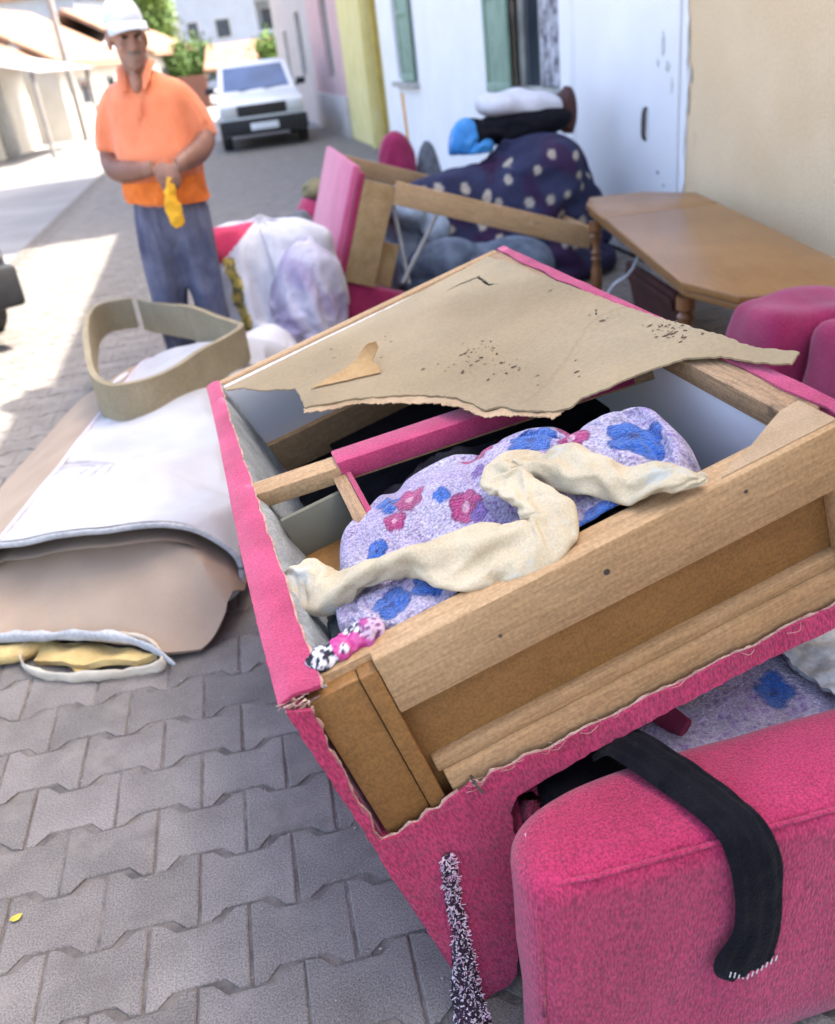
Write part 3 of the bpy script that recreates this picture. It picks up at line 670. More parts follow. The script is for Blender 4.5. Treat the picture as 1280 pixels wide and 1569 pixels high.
# lean-to awning of weathered sheets on two posts
la = R(13)
for i in range(6):
    y = -1.2 + i * .8
    prism('awning_sheet', [(3.05, y, 2.33), (5.2, y, 1.78), (5.2, y + .78, 1.78), (3.05, y + .78, 2.33)], (0, 0, .03), mat('weathered_sheet', (0.34, 0.31, 0.30), (0.26, 0.23, 0.22), scale=3, rough=0.9), lh)
for y in (-1.1, 3.4): tube('awning_post', [(5.05, y, 0, .06, .06), (5.05, y, 1.80, .06, .06)], POLEM, lh, seg=8)
low_house('tiled_house', -15, -8.9, 29.5, 38, 2.1, 3.9, 'second low house with pale tiled roof beyond the pole', W_CREAM, [(-2.5, -1.5, .8, 1.6), (1, 2, .8, 1.6)])
low_house('tiled_house', -14, -8.4, 40, 50, 2.3, 4.0, 'farthest low tiled house on the sunny side', W_CREAM, [(-3, -2, .8, 1.7)])
hz = low_house('brown_house', -6.4, -3.1, 42.1, 44.9, 1.45, 2.25, 'low dark brown shed with tiled roof behind the white car', mat('brown_boards', (0.16, 0.10, 0.075), (0.11, 0.07, 0.055), scale=3), [])
hz.rotation_euler.z = -math.pi / 2
# brick wall piece with hedge
bw = empty('brick_wall', (-6.9, 41, 0), 0, 'short red brick wall below the green tree', 'wall')
box('core', -.8, .45, .02, .2, -.05, 1.2, BRICK, bw, bev=0)
bmk = bmesh.new(); box_bm(bmk, -.12, .12, 0, .02, 0, .062, .004, 1); bme = bm_mesh(bmk); bme.materials.append(BRICK)
for r_ in range(15):
    for c_ in range(5):
        obj('brick', bme, None, bw, (-.67 + c_ * .25 + (.12 if r_ % 2 else 0) - .06, 0.002, .02 + r_ * .078))
# white apartment block
ab = empty('apartment_block', (-8.2, 72, 0), 0, 'white apartment block with dark windows and balconies far down the street', 'building')
box('wall', -4.2, 1.2, 0, 12, -.05, 16, CONC, ab, bev=0); box('balcony_wing', 1.2, 4.2, 1.6, 12, -.05, 16, CONC, ab, bev=0)
for fl in range(5):
    z = 2.35 + fl * 2.9
    w_ = box('window', -1.75, -.65, -.03, .02, z + .75, z + 2.0, GREYP, ab); box('pane', -1.68, -.72, -.04, -.031, z + .82, z + 1.93, GLASS, w_, bev=0)
    w_ = box('window', -3.75, -2.9, -.03, .02, z + .75, z + 2.0, GREYP, ab); box('pane', -3.68, -2.97, -.04, -.031, z + .82, z + 1.93, GLASS, w_, bev=0)
    box('balcony_slab', 1.21, 4.3, .05, 1.59, z - .1, z + .95, CONC, ab)
    w_ = box('window', 1.45, 2.65, 1.56, 1.605, z + .96, z + 2.35, GREYP, ab); box('pane', 1.5, 2.6, 1.545, 1.558, z + .96, z + 2.3, GLASS, w_, bev=0)
    w_ = box('window', 3.0, 4.0, 1.56, 1.605, z + .96, z + 2.35, GREYP, ab); box('pane', 3.05, 3.95, 1.545, 1.558, z + .96, z + 2.3, GLASS, w_, bev=0)
ab2 = empty('apartment_block', (-24, 80, 0), 0, 'faint apartment block above the roofs at top left', 'building')
box('wall', -5, 2.5, 0, 10, -.05, 7.5, CONC, ab2, bev=0); box('roof', -5.4, 2.9, -.4, 10.4, 7.501, 7.8, TILE, ab2)
for fl in range(2):
    for k in range(3):
        w_ = box('window', -4 + k * 2.1, -2.9 + k * 2.1, -.03, .02, 1.5 + fl * 3, 2.9 + fl * 3, GREYP, ab2); box('pane', -3.9 + k * 2.1, -3.0 + k * 2.1, -.04, -.031, 1.6 + fl * 3, 2.8 + fl * 3, GLASS, w_, bev=0)
# utility pole
up_ = empty('utility_pole', (-8.25, 28.4, 0), 0, 'slim grey utility pole by the tiled houses', 'pole')
tube('shaft', [(0, 0, -.05, .11, .11), (0, 0, 8.0, .07, .07)], POLEM, up_, seg=12)
box('crossarm', -.7, .7, -.05, .05, 7.3, 7.42, POLEM, up_)
# trees
def leaf_card_mesh():
    bm = bmesh.new(); rr = random.Random(2)
    for k in range(7):
        c = Vector((rr.gauss(0, .12), rr.gauss(0, .12), rr.gauss(0, .10))); d = Vector((rr.gauss(0, 1), rr.gauss(0, 1), rr.gauss(0, .6))).normalized(); s = d.cross(Vector((rr.random(), rr.random(), rr.random()))).normalized()
        l, w = rr.uniform(.07, .12), rr.uniform(.03, .045)
        vs_ = [bm.verts.new(c + d * a + s * b + Vector((0, 0, zc))) for a, b, zc in ((0, 0, 0), (l * .5, w, .02), (l, 0, 0), (l * .5, -w, .02))]
        bm.faces.new(vs_)
    return bm
def tree(loc, h, r, seed, label, clumps=520, name='tree'):
    rr = random.Random(seed); e = empty(name, loc, 0, label, 'tree')
    bm = bmesh.new(); tube_bm(bm, [(0, 0, -.1, .2, .2), (.05, 0, h * .35, .14, .14), (.0, .1, h * .8, .05, .05)], 10)
    for k in range(7):
        a = rr.uniform(0, 6.28); z = h * rr.uniform(.3, .65); q = r * rr.uniform(.5, .85)
        tube_bm(bm, [(0, 0, z, .07, .07), (q * .5 * math.cos(a), q * .5 * math.sin(a), z + q * .4, .045, .045), (q * math.cos(a), q * math.sin(a), z + q * .7, .015, .015)], 6)
    obj('trunk', bm_mesh(bm), BARK, e, smooth=True)
    src = leaf_card_mesh(); sm = bm_mesh(src, recalc=False); cv_, cf_ = [], []; sv = [v.co.copy() for v in sm.vertices]; sf = [tuple(p.vertices) for p in sm.polygons]
    for k in range(clumps):
        while True:
            p = Vector((rr.uniform(-1, 1), rr.uniform(-1, 1), rr.uniform(-1, 1)))
            if .25 < p.length < 1 and noise.noise(p * 2.2 + Vector((seed, 0, 0))) > -.12: break
        p = Vector((p.x * r, p.y * r, h * .62 + p.z * h * .38)); b = len(cv_)
        M = Matrix.Translation(p) @ Matrix.Rotation(rr.uniform(0, 6.3), 4, 'Z') @ Matrix.Rotation(rr.uniform(0, 3), 4, 'X') @ Matrix.Scale(rr.uniform(1.2, 2.6), 4)
        cv_ += [M @ v for v in sv]; cf_ += [tuple(b + i for i in f) for f in sf]
    obj('crown', mesh(cv_, cf_), LEAF, e)
    return e
tree((-10.5, 50.5, 0), 6.4, 1.35, 3, 'tall green tree left of the apartment block', 1700)
tree((-7.6, 44, 0), 2.6, 1.2, 5, 'short yellowish bush above the brick wall', 380, 'bush')
tree((-3.2, 38.5, 0), 2.3, .7, 8, 'small green shrub beside the parked car roof', 250, 'bush')

# ================================================================== THINGS
# ---- the tipped pink sofa, underside up, resting on its backrest
D1 = Vector((-.22201, .97504, 0)); D2 = Vector((.94154, .21438, .25989)).normalized(); DN = D2.cross(D1).normalized()
SB = Vector((-.20492, .92892, .74)); W0 = 0.775
sofa = empty('sofa', None, 0, 'pink sofa tipped underside up with torn tan hardboard and bare wooden frame', 'sofa', matrix=frame(SB - DN * W0, D2, D1, DN))
def S(u, v, w): return Vector((u, v, W0 - w))
def sbox(name, u0, u1, v0, v1, w0, w1, m, parent=sofa, bev=.003): return box(name, u0, u1, v0, v1, W0 - w1, W0 - w0, m, parent, bev=bev)
SL = 1.385
# backrest wedge, pink, standing on the paving
prism('backrest', [S(0, 0.004, .305), S(.195, 0.004, .335), S(.206, 0.004, .345), S(.15, 0.004, .56), S(.09, 0.004, .745), S(.07, .004, .765), S(.012, .004, .772), S(.003, .004, .74)], (0, SL, 0), PINK, sofa, bev=.006)
sbox('back_board', .004, .016, .006, SL, .004, .31, PINK, bev=.002)
# seat body below the open frame (its padded face now looks at the ground)
sbox('seat_pad', .2, .872, .16, SL - .01, .335, .43, MAGENTA, bev=.02)
sbox('seat_deck', .02, .87, .045, SL - .03, .300, .325, BLACK)
# torn fabric band along the back edge
rnd = random.Random(3)
def ragged(a, b, n, amp, seed):
    r_ = random.Random(seed); out = []
    for i in range(n + 1):
        t = i / n; out.append((a[0] + (b[0] - a[0]) * t + r_.uniform(-amp, amp), a[1] + (b[1] - a[1]) * t))
    return out
# outline in (u, v); the inner side is torn
inner = [(.030 + .022 * (1 - v / SL) ** 1.5 + .0045 * noise.noise(Vector((v * 9, 1, 0))) + .0030 * noise.noise(Vector((v * 31, 5, 0))) + rnd.uniform(-.0008, .0008), v) for v in [i * SL / 110 for i in range(111)]]
outer = [(-.010 - .004 * math.sin(v * 4), v) for v in [SL - i * SL / 30 for i in range(31)]]
def band_fn(x, y): return S(x, y, -.006 - .006 * max(0, 1 - abs(x - .012) / .03) - .003 * noise.noise(Vector((x * 20, y * 9, 0))))
bf = sheet('back_edge_fabric', inner + outer, band_fn, PINK2, sofa, .012, .006, jitter=0)
fr_o = inner + [(u + .004 + rnd.uniform(0, .004), v) for u, v in inner[::-1]]
sheet('frayed_edge', [(u - .001, v) for u, v in inner] + [(u + max(.0005, .0018 + .0035 * noise.noise(Vector((v * 40, 0, 0))) + rnd.uniform(-.0006, .001)), v) for u, v in inner[::-1]], lambda x, y: S(x, y, -.003), FRAY, bf, .02, .003)
# same band hanging over the outside of the back
sheet('back_outside_fabric', [(0, 0), (SL, 0), (SL, .74), (0, .74)], lambda v, w: S(-.004 - .003 * noise.noise(Vector((v * 6, w * 6, 1))), v, w + .002), PINK2, sofa, .05, .004)
# grey lining inside the back
sheet('inner_lining', [(0.02, -.001), (SL - .02, -.001), (SL - .02, .30), (0.02, .30)], lambda v, w: S(.028 + .024 * min(1, max(0, w) / .03) * (1 - v / SL) ** 1.5 + .05 * (w / .3) + .010 * noise.noise(Vector((v * 9, w * 5, 3))) + .006 * noise.noise(Vector((v * 25, w * 16, 3))), v, w), LINING, sofa, .012, .004)
# ---- near end: bare frame
rail = sbox('end_rail_upper', .128, .862, .0, .026, .0, .104, WOOD, bev=.003)
sbox('end_rail_cap', .03, .862, .027, .058, .004, .05, WOOD)
for k, (u, w, s_) in enumerate([(.473, .045, .005), (.70, .03, .003), (.30, .06, .003)]):
    tube('nail', [(u, -.0015, W0 - w, s_, s_), (u, .002, W0 - w, s_, s_)], DARKMET, rail, seg=8, up=Vector((0, 0, 1)))
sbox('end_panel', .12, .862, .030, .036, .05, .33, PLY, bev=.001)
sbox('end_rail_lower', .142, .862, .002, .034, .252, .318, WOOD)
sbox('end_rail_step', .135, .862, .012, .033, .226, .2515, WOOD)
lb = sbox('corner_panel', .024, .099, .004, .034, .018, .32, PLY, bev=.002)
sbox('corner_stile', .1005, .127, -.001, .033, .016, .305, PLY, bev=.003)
sbox('end_stile', .834, .868, -.004, .03, .105, .318, WOOD)
# pink cloth left on the near end: strip down the corner, ragged strip under the rail
e1 = [(.027, .015), (.0245, .05), (.018, .09), (.021, .13), (.016, .17), (.012, .205), (.0185, .24), (.010, .272), (.0135, .298), (.04, .303), (.062, .296), (.075, .300), (.095, .289), (.112, .296), (.128, .286), (.149, .283)]
e2 = [(.17, .276), (.185, .290), (.206, .279), (.24, .2865), (.262, .281), (.30, .2935), (.36, .288), (.42, .294), (.47, .290), (.53, .297), (.60, .293), (.66, .302), (.72, .296), (.79, .304), (.84, .302), (.868, .31)]
low = [(.868, .346), (.7, .340), (.5, .337), (.32, .340), (.225, .346), (.203, .375), (.2, .40), (.15, .58), (.09, .748), (.07, .764), (.012, .772), (.004, .76), (-.002, .4), (-.003, .0)]
def nf_fn(x, y): return Vector((x, -.008 - .004 * noise.noise(Vector((x * 14, y * 14, 5))) - .0025 * noise.noise(Vector((x * 50, y * 50, 5))), W0 - y))
nf_ = sheet('end_fabric', e1 + e2 + low, nf_fn, PINK, sofa, .011, .006, edge_step=.012, jitter=.0016)
r2 = random.Random(6)
def fringe(edge, parent, off=1):
    d = []
    for i in range(len(edge) - 1):
        a, b = Vector(edge[i]), Vector(edge[i + 1]); k = max(1, int((b - a).length / .005))
        for j in range(k): d.append(a.lerp(b, j / k))
    d.append(Vector(edge[-1])); up = []
    for i, p in enumerate(d):
        t = (d[min(i + 1, len(d) - 1)] - d[max(i - 1, 0)]).normalized(); n_ = Vector((-t.y, t.x)) * -off
        up.append(p + n_ * max(.0004, .0022 + .004 * noise.noise(Vector((p.x * 60, p.y * 60, 3))) + r2.uniform(-.001, .001)))
    pl = [tuple(p) for p in d] + [tuple(p) for p in up[::-1]]
    sheet('frayed_edge', pl, lambda x, y: Vector((x, -.0065, W0 - y)), FRAY, parent, .02, .003)
fringe(e1, nf_, 1); fringe(e2, nf_, 1)
# loose threads
for k in range(16):
    t = r2.random(); i = r2.randrange(len(e2) - 1); a = Vector(e2[i]).lerp(Vector(e2[i + 1]), t); L_ = r2.uniform(.012, .035); an = r2.uniform(-.4, 3.5)
    p = [(a.x, -.013, W0 - a.y, .0005, .0005), (a.x + .4 * L_ * math.cos(an), -.018 - r2.random() * .006, W0 - a.y + .5 * L_ * math.sin(an), .0005, .0005), (a.x + L_ * math.cos(an), -.016, W0 - a.y + .6 * L_ * math.sin(an), .0004, .0004)]
    tube('loose_thread', p, FRAY, nf_, seg=5, n=8)
# nail standing out of the torn corner
tube('bent_nail', [(.176, -.004, W0 - .272, .0022, .0022), (.177, -.02, W0 - .275, .0022, .0022), (.181, -.027, W0 - .292, .002, .002)], DARKMET, sofa, seg=8, n=8)
# bleached fluff at the near corner
bmc = bmesh.new()
for k in range(26):
    a = r2.uniform(0, 6.28); L_ = r2.uniform(.008, .022); c = Vector((r2.uniform(-.008, .03), r2.uniform(-.012, .01), W0 - r2.uniform(-.008, .02)))
    tube_bm(bmc, [(c.x, c.y, c.z, .002, .002), (c.x + L_ * math.cos(a), c.y - .004, c.z + L_ * math.sin(a) * .6, .0006, .0006)], 5)
obj('corner_fluff', bm_mesh(bmc), FRAY, sofa, smooth=True)
# ---- far end wall, right wall
sbox('far_end_wall', .02, .868, SL - .03, SL - .012, .006, .262, LAM, bev=.002)
sbox('far_end_rail', .02, .868, SL - .058, SL - .031, .20, .298, WOOD)
sbox('far_top_rail', .01, .868, SL - .012, SL + .018, -.002, .05, WOOD)
sbox('far_outer_fabric', -.004, .895, SL + .0185, SL + .024, .006, .43, PINK, bev=.002)
sbox('side_wall', .838, .848, .06, SL - .032, .045, .298, LAM, bev=.001)
sbox('side_rail', .828, .872, .059, SL - .013, .0, .044, WOODV, bev=.003)
sbox('side_outer_board', .8735, .884, .0, SL + .017, .006, .345, PINK, bev=.002)
sheet('side_edge_fabric', [(.866, -.004), (.892, -.004), (.896, .5), (.893, SL), (.872, SL)] + [(.870 + .003 * math.sin(v * 30) + rnd.uniform(-.002, .002), v) for v in [SL - .05 - i * .03 for i in range(44)]], lambda x, y: S(x, y, -.004 - .002 * noise.noise(Vector((x * 20, y * 12, 2)))), PINK2, sofa, .012, .005)
# gusset plate in the near right corner
sheet('corner_gusset', [(.862, .012), (.675, .012), (.70, .028), (.745, .046), (.79, .072), (.828, .092), (.862, .095)], lambda x, y: S(x, y, -.002), PLYLIGHT, sofa, .02, .006)
# ---- cross bar: bare at the left, wrapped in pink further on
xb = [(.052, .672, .0), (.50, .600, .004)]
def bar(name, ua, ub, m, grow=0.0, parent=sofa):
    va, vb = .672 - (ua - .052) * .16, .672 - (ub - .052) * .16; g = grow
    return prism(name, [S(ua, va - .030 - g, -.002 - g + ua * .03), S(ua, va + .030 + g, -.002 - g + ua * .03), S(ua, va + .030 + g, .034 + g + ua * .03), S(ua, va - .030 - g, .034 + g + ua * .03)], (ub - ua, vb - va, -(ub - ua) * .075), m, parent, bev=.004)
cbar = bar('cross_bar', .03, .86, WOOD)
bar('cross_bar_sleeve', .208, .80, PINK2, .003)
sbox('divider_post', .188, .215, .42, .628, .03, .075, WOODV)
sbox('divider_fabric', .2155, .226, .42, .628, .028, .085, PINK, bev=.003)
sbox('compartment_floor', .06, .187, .08, .66, .15, .158, PLY, bev=.001)
sbox('compartment_back', .06, .187, .60, .612, .055, .15, mat('grey_green_shade', (0.22, 0.215, 0.16), (0.16, 0.155, 0.11), scale=5, rough=0.8), bev=.001)  # grey-green shading of the compartment put into the board colour
sbox('inner_shelf', .22, .84, .80, 1.32, .27, .285, BLACK)  # coloured black to stand for the shade inside the frame
# ---- torn hardboard cover
cover = [(0.045, 1.29), (0.036, 1.325), (0.30, 1.330), (0.584, 1.340), (0.835, 1.365), (0.856, 0.925), (0.876, 0.651), (0.897, 0.442), (0.911, 0.285), (0.929, 0.177), (0.915, .168), (0.902, 0.161), (0.884, 0.219), (0.863, 0.297), (0.821, 0.342), (0.754, 0.360), (0.677, 0.362), (0.638, 0.373), (0.607, 0.362), (0.582, 0.378), (0.545, 0.441), (0.527, 0.494), (0.499, 0.509), (0.475, 0.618), (0.433, 0.710), (0.377, 0.779), (0.303, 0.855), (0.246, 0.888), (0.203, 0.918), (0.204, 0.991), (0.204, 1.059), (0.124, 1.162), (0.072, 1.256)]
slit = [(0.655, 1.232), (0.704, 1.245), (0.757, 1.225), (0.752, 1.14), (0.768, 1.101), (0.745, 1.130), (0.747, 1.208), (0.700, 1.228)]
def cov_z(u, v):
    edge = ss(.55, .35, v) * .010 * (1 - ss(.8, .9, u)); tip = ss(.30, .16, v) * .012 * ss(.86, .92, u)
    sag = .012 * math.sin(math.pi * min(1, max(0, (u - .05) / .8))) * math.sin(math.pi * min(1, max(0, (v - .3) / 1.1)))
    w1 = .006 * noise.noise(Vector((u * 5, v * 4, 1))) + .0025 * noise.noise(Vector((u * 16, v * 12, 4)))
    lift = .020 * math.exp(-(((u - .48) / .08) ** 2 + ((v - .60) / .08) ** 2)) + .016 * math.exp(-(((u - .25) / .05) ** 2 + ((v - .95) / .06) ** 2))
    return (.013 - sag * .6 + w1 + tip + lift * .4 + edge * .3) * (1 - .8 * ss(1.2, 1.33, v)) + .001
def cov_col(u, v):
    base = mixc((.36, .275, .160), (.315, .235, .130), .5 + noise.noise(Vector((u * 3, v * 3, 0))))
    base = mixc(base, (.42, .335, .205), ss(.1, .5, noise.noise(Vector((u * 1.8, v * 1.8, 7)))) * .6)
    # water-stain line
    d = abs(v - (.56 + .10 * math.sin(u * 9) + .05 * noise.noise(Vector((u * 7, 0, 2)))))
    if u > .55: base = mixc(base, (.30, .21, .11), .45 * ss(.008, .002, d))
    return base
cv = sheet('torn_cover', cover, lambda x, y: S(x, y, -cov_z(x, y)), CARD, sofa, .0075, .0035, holes=[slit], edge_step=.008, jitter=.0022, color=cov_col)
rq = random.Random(31); V = []; F = []
for (a, b, ra, rb, n_) in ((.575, .775, .075, .085, 75), (.866, .455, .026, .070, 60), (.605, .635, .05, .04, 22), (.43, 1.1, .09, .10, 10), (.82, .78, .05, .2, 14), (.30, 1.15, .12, .12, 8), (.70, .5, .1, .1, 10)):
    for k in range(n_):
        u, v = a + rq.gauss(0, .5) * ra, b + rq.gauss(0, .5) * rb; r_ = rq.choice((.0008, .0012, .0016, .0022, .0034)) * rq.uniform(.7, 1.4); st = rq.uniform(.4, 2.2); ph = rq.uniform(0, 3); m_ = len(V); nv = 7
        for q in range(nv):
            an = 6.283 * q / nv; du, dv = r_ * math.cos(an) * rq.uniform(.6, 1.2), r_ * st * math.sin(an) * rq.uniform(.6, 1.2)
            du, dv = du * math.cos(ph) - dv * math.sin(ph), du * math.sin(ph) + dv * math.cos(ph)
            V.append(S(u + du, v + dv, -cov_z(u + du, v + dv) - .0009))
        F.append(tuple(range(m_, m_ + nv)))
tag(obj('mould_specks', mesh(V, F), mat('dark_mould', (.05, .03, .018), (.13, .08, .045), scale=60, rough=.95), cv), kind='stuff')
# paler torn under-ply along the near edge
ply = [(.60, .37), (.575, .36), (.553, .405), (.52, .455), (.49, .485), (.468, .575), (.425, .68), (.37, .752), (.30, .835), (.24, .865), (.196, .905), (.20, .93), (.25, .90), (.31, .868), (.385, .792), (.44, .722), (.482, .63), (.505, .53), (.535, .505), (.555, .45), (.59, .39)]
sheet('torn_ply_edge', ply, lambda x, y: S(x, y, -cov_z(x, y) + .0045 + .003 * noise.noise(Vector((x * 40, y * 30, 0)))), PLYLIGHT, cv, .01, .002, edge_step=.005, jitter=.0028)
ply2 = [(.70, .356), (.64, .362), (.63, .372), (.70, .366), (.76, .362), (.85, .318), (.9, .20), (.905, .158), (.885, .212), (.86, .288), (.82, .332), (.755, .350)]
# curled torn flap
fl = []
def flap_fn(x, y):
    t = x; a = t * 2.6; r_ = .030
    u = .235 + .10 * y + .03 * t; v = .995 - .055 * y
    uu, vv = u + .055 * t * (1 - .4 * t), v + r_ * math.sin(a) * .9 + .035 * t
    return S(uu, vv, -cov_z(uu, vv) - .0025 - r_ * (1 - math.cos(a)) * .9)
sheet('curled_flap', [(0, 0), (.20, .25), (.34, .6), (.55, .85), (.98, 1.02), (1.0, 1.18), (.72, 1.30), (.4, 1.22), (.25, 1.4), (0, 1.55)], flap_fn, mat('torn_board_inside', (0.42, 0.27, 0.12), (0.33, 0.20, 0.085), scale=20, bump=.4, bscale=80, rough=.9), cv, .06, .002, jitter=.015)

# ---- things lying in the sofa (top-level, placed in its tilted frame)
def in_sofa(name, label, cat, group=None):
    return empty(name, None, 0, label, cat, group, matrix=frame(SB - DN * W0, D2, D1, DN))
LILAC = (.60, .52, .69); BLU = (.035, .16, .60); MAG = (.50, .045, .20); PURP = (.30, .15, .48)
def fleece_col(flowers, cells=True):
    def f(co, n=None):
        u, v = co.x, co.y; c = LILAC
        k = noise.noise(Vector((u * 9, v * 9, co.z * 9)))
        c = mixc(c, (.68, .61, .74), ss(.0, .5, k)); c = mixc(c, (.52, .41, .62), ss(.05, .5, -k) * .8)
        sp = noise.noise(Vector((u * 170, v * 170, co.z * 170))); c = mixc(c, PURP, ss(.12, .42, sp) * (.25 + .75 * ss(-.15, .35, noise.noise(Vector((u * 7 + 4, v * 7, co.z * 7))))))
        for fu, fv, r_, col in flowers:
            du, dv = u - fu, (v - fv) * .9; d = math.hypot(du, dv)
            if d < r_ * 1.4:
                ph = fu * 40; inp = 9.0; npet = 5 if col is MAG else 4
                for k in range(npet):
                    pa = ph + 6.283 * k / npet; pr = r_ * (.50 + .08 * math.sin(k * 2.3 + ph))
                    inp = min(inp, math.hypot(du - math.cos(pa) * r_ * .52, dv - math.sin(pa) * r_ * .52) / pr)
                inp += .10 * noise.noise(Vector((u * 90, v * 90, 8)))
                shade = mixc(col, mixc(col, (.02, .02, .10), .55), ss(.55, 1.0, inp) * .8 + .4 * ss(.1, .5, noise.noise(Vector((u * 70, v * 70, 2)))))
                c = mixc(c, shade, ss(1.10, .96, inp))
                if col is MAG: c = mixc(c, (.80, .42, .52), ss(.30, .2, d / r_))
                elif col is BLU: c = mixc(c, (.02, .05, .25), ss(.22, .12, d / r_))
        return c
    return f
FL = [(.262, .385, .034, BLU), (.290, .365, .030, MAG), (.338, .318, .016, BLU), (.362, .268, .030, MAG), (.372, .235, .016, PURP), (.433, .400, .030, MAG), (.515, .320, .045, BLU), (.556, .236, .026, MAG), (.632, .175, .046, BLU), (.495, .040, .050, BLU), (.184, .125, .032, BLU), (.246, .118, .03, BLU), (.30, .10, .03, MAG), (.13, .07, .03, MAG), (.15, .06, .025, BLU), (.47, .45, .03, MAG), (.6, .35, .03, MAG), (.25, .33, .02, MAG), (.2, .30, .02, BLU), (.41, .32, .015, PURP), (.58, .06, .02, MAG)]
bk = in_sofa('floral_blanket', 'lilac fleece blanket with blue and pink flowers inside the sofa frame', 'blanket')
def Z(w): return W0 - w
def keep_in(co):      # cloth stays behind the end frame and clear of the lining
    co = co.copy()
    if co.y < .063 and co.z < W0 - .001: co.y = .063
    if co.x < .075 and co.z < W0 - .01: co.x = .075
    if co.z < W0 - .295: co.z = W0 - .295
    return co
me = FOLD['blanket']
colour_mesh(me, fleece_col(FL))
obj('fleece', me, FLEECE, bk)
# cream quilted strip folded over the blanket
cq = in_sofa('cream_quilt', 'cream quilted roll lying in a zigzag over the floral blanket', 'quilt')
me = FOLD['cream']
obj('quilt_body', me, CREAM, cq)
# added black cloth: shade of the hollow put into its colour
bc = in_sofa('black_cloth_and_shade', 'added black cloth as painted shade deep inside the sofa frame', 'cloth')
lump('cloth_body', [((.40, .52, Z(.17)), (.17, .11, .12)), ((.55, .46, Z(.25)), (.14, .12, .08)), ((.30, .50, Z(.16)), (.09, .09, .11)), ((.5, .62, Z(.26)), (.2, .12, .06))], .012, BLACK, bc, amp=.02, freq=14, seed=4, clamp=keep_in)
# grey cloth bunched in the near left corner
gc = in_sofa('grey_cloth', 'dark grey green cloth bunched in the near corner of the sofa', 'cloth')
lump('cloth_body', [((.10, .20, Z(.17)), (.05, .17, .10)), ((.10, .08, Z(.13)), (.045, .06, .08)), ((.13, .18, Z(.25)), (.08, .2, .08))], .008, mat('dark_grey_green_cloth', (0.085, 0.10, 0.105), (0.05, 0.06, 0.065), scale=14, bump=.5, bscale=40, rough=.95, fine=.25), gc, amp=.014, freq=20, seed=1, clamp=keep_in)
# black and white printed scrap
sc_ = in_sofa('printed_scrap', 'small black and white printed cloth with pink flowers at the sofa corner', 'cloth')
def scr(co, n=None):
    k = noise.noise(Vector((co.x * 130, co.y * 130, co.z * 130))); c = mixc((.7, .68, .70), (.02, .02, .03), ss(-.05, .08, k))
    if noise.noise(Vector((co.x * 28 + 3, co.y * 28, co.z * 28))) > .12 and co.x > .085: c = mixc(c, (.55, .05, .25), .9)
    if co.x > .13: c = mixc(c, (.35, .10, .30), .5)
    return c
lump('scrap_body', [((.066, .052, Z(-.004)), (.026, .020, .014)), ((.095, .058, Z(-.002)), (.030, .020, .016)), ((.13, .066, Z(.002)), (.03, .026, .02))], .0035, PRINT, sc_, amp=.006, freq=60, seed=3, colour=scr, sm=2)
# speckled knitted scarf hanging down the near end to the paving
scarf = empty('speckled_scarf', (SB + D2 * .0 - DN * .775 - D1 * .03), 0, 'black and white speckled knitted scarf hanging down the pink sofa end', 'scarf')
scm = mat('speckled_knit', (0.02, 0.012, 0.02), (0.04, 0.015, 0.03), scale=40, bump=1.0, bscale=160, rough=1.0, spots=[((.66, .58, .62), 150, .54), ((.32, .05, .16), 90, .68)], bdist=.008)
pts = []
for u, w, a in [(.088, .385, .006), (.078, .42, .011), (.062, .48, .012), (.045, .555, .013), (.022, .64, .020), (.0, .71, .026)]:
    p = SB + D2 * u - DN * w - D1 * (.016 + a * .35); pts.append((p.x, p.y, p.z, a, a * .55 + .004))
p = Vector(pts[-1][:3]); pts += [(p.x + .005, p.y - .045, .022, .032, .018), (p.x + .0, p.y - .11, .018, .036, .016), (p.x - .02, p.y - .19, .014, .03, .012)]
pts = [(x, y, z, a, b) for x, y, z, a, b in catmull(pts, 60)]
bm = bmesh.new(); tube_bm(bm, pts, 20, up=-D1, wrinkle=.006, wfreq=90, seed=3)
for v in bm.verts: v.co = v.co - scarf.location
me = bm_mesh(bm); smooth_angle(me, 80); obj('scarf_body', me, scm, scarf)
fb = bmesh.new()
for k in range(700):
    i = r2.randrange(len(pts)); x, y, z, a, b = pts[i]; an = r2.uniform(0, 6.28); d = D2 * math.cos(an) * a - D1 * abs(math.sin(an)) * b
    c = Vector((x, y, z)) + d * .95 - scarf.location; dd = d.normalized() * r2.uniform(.002, .006) + Vector((r2.gauss(0, .002), r2.gauss(0, .002), r2.gauss(0, .002)))
    tube_bm(fb, [(c.x, c.y, c.z, .0011, .0011), (c.x + dd.x, c.y + dd.y, c.z + dd.z, .0008, .0008)], 4)
tag(obj('knit_tufts', bm_mesh(fb), mat('pale_yarn', (.68, .60, .64), (.4, .2, .3), scale=90), scarf), kind='stuff')

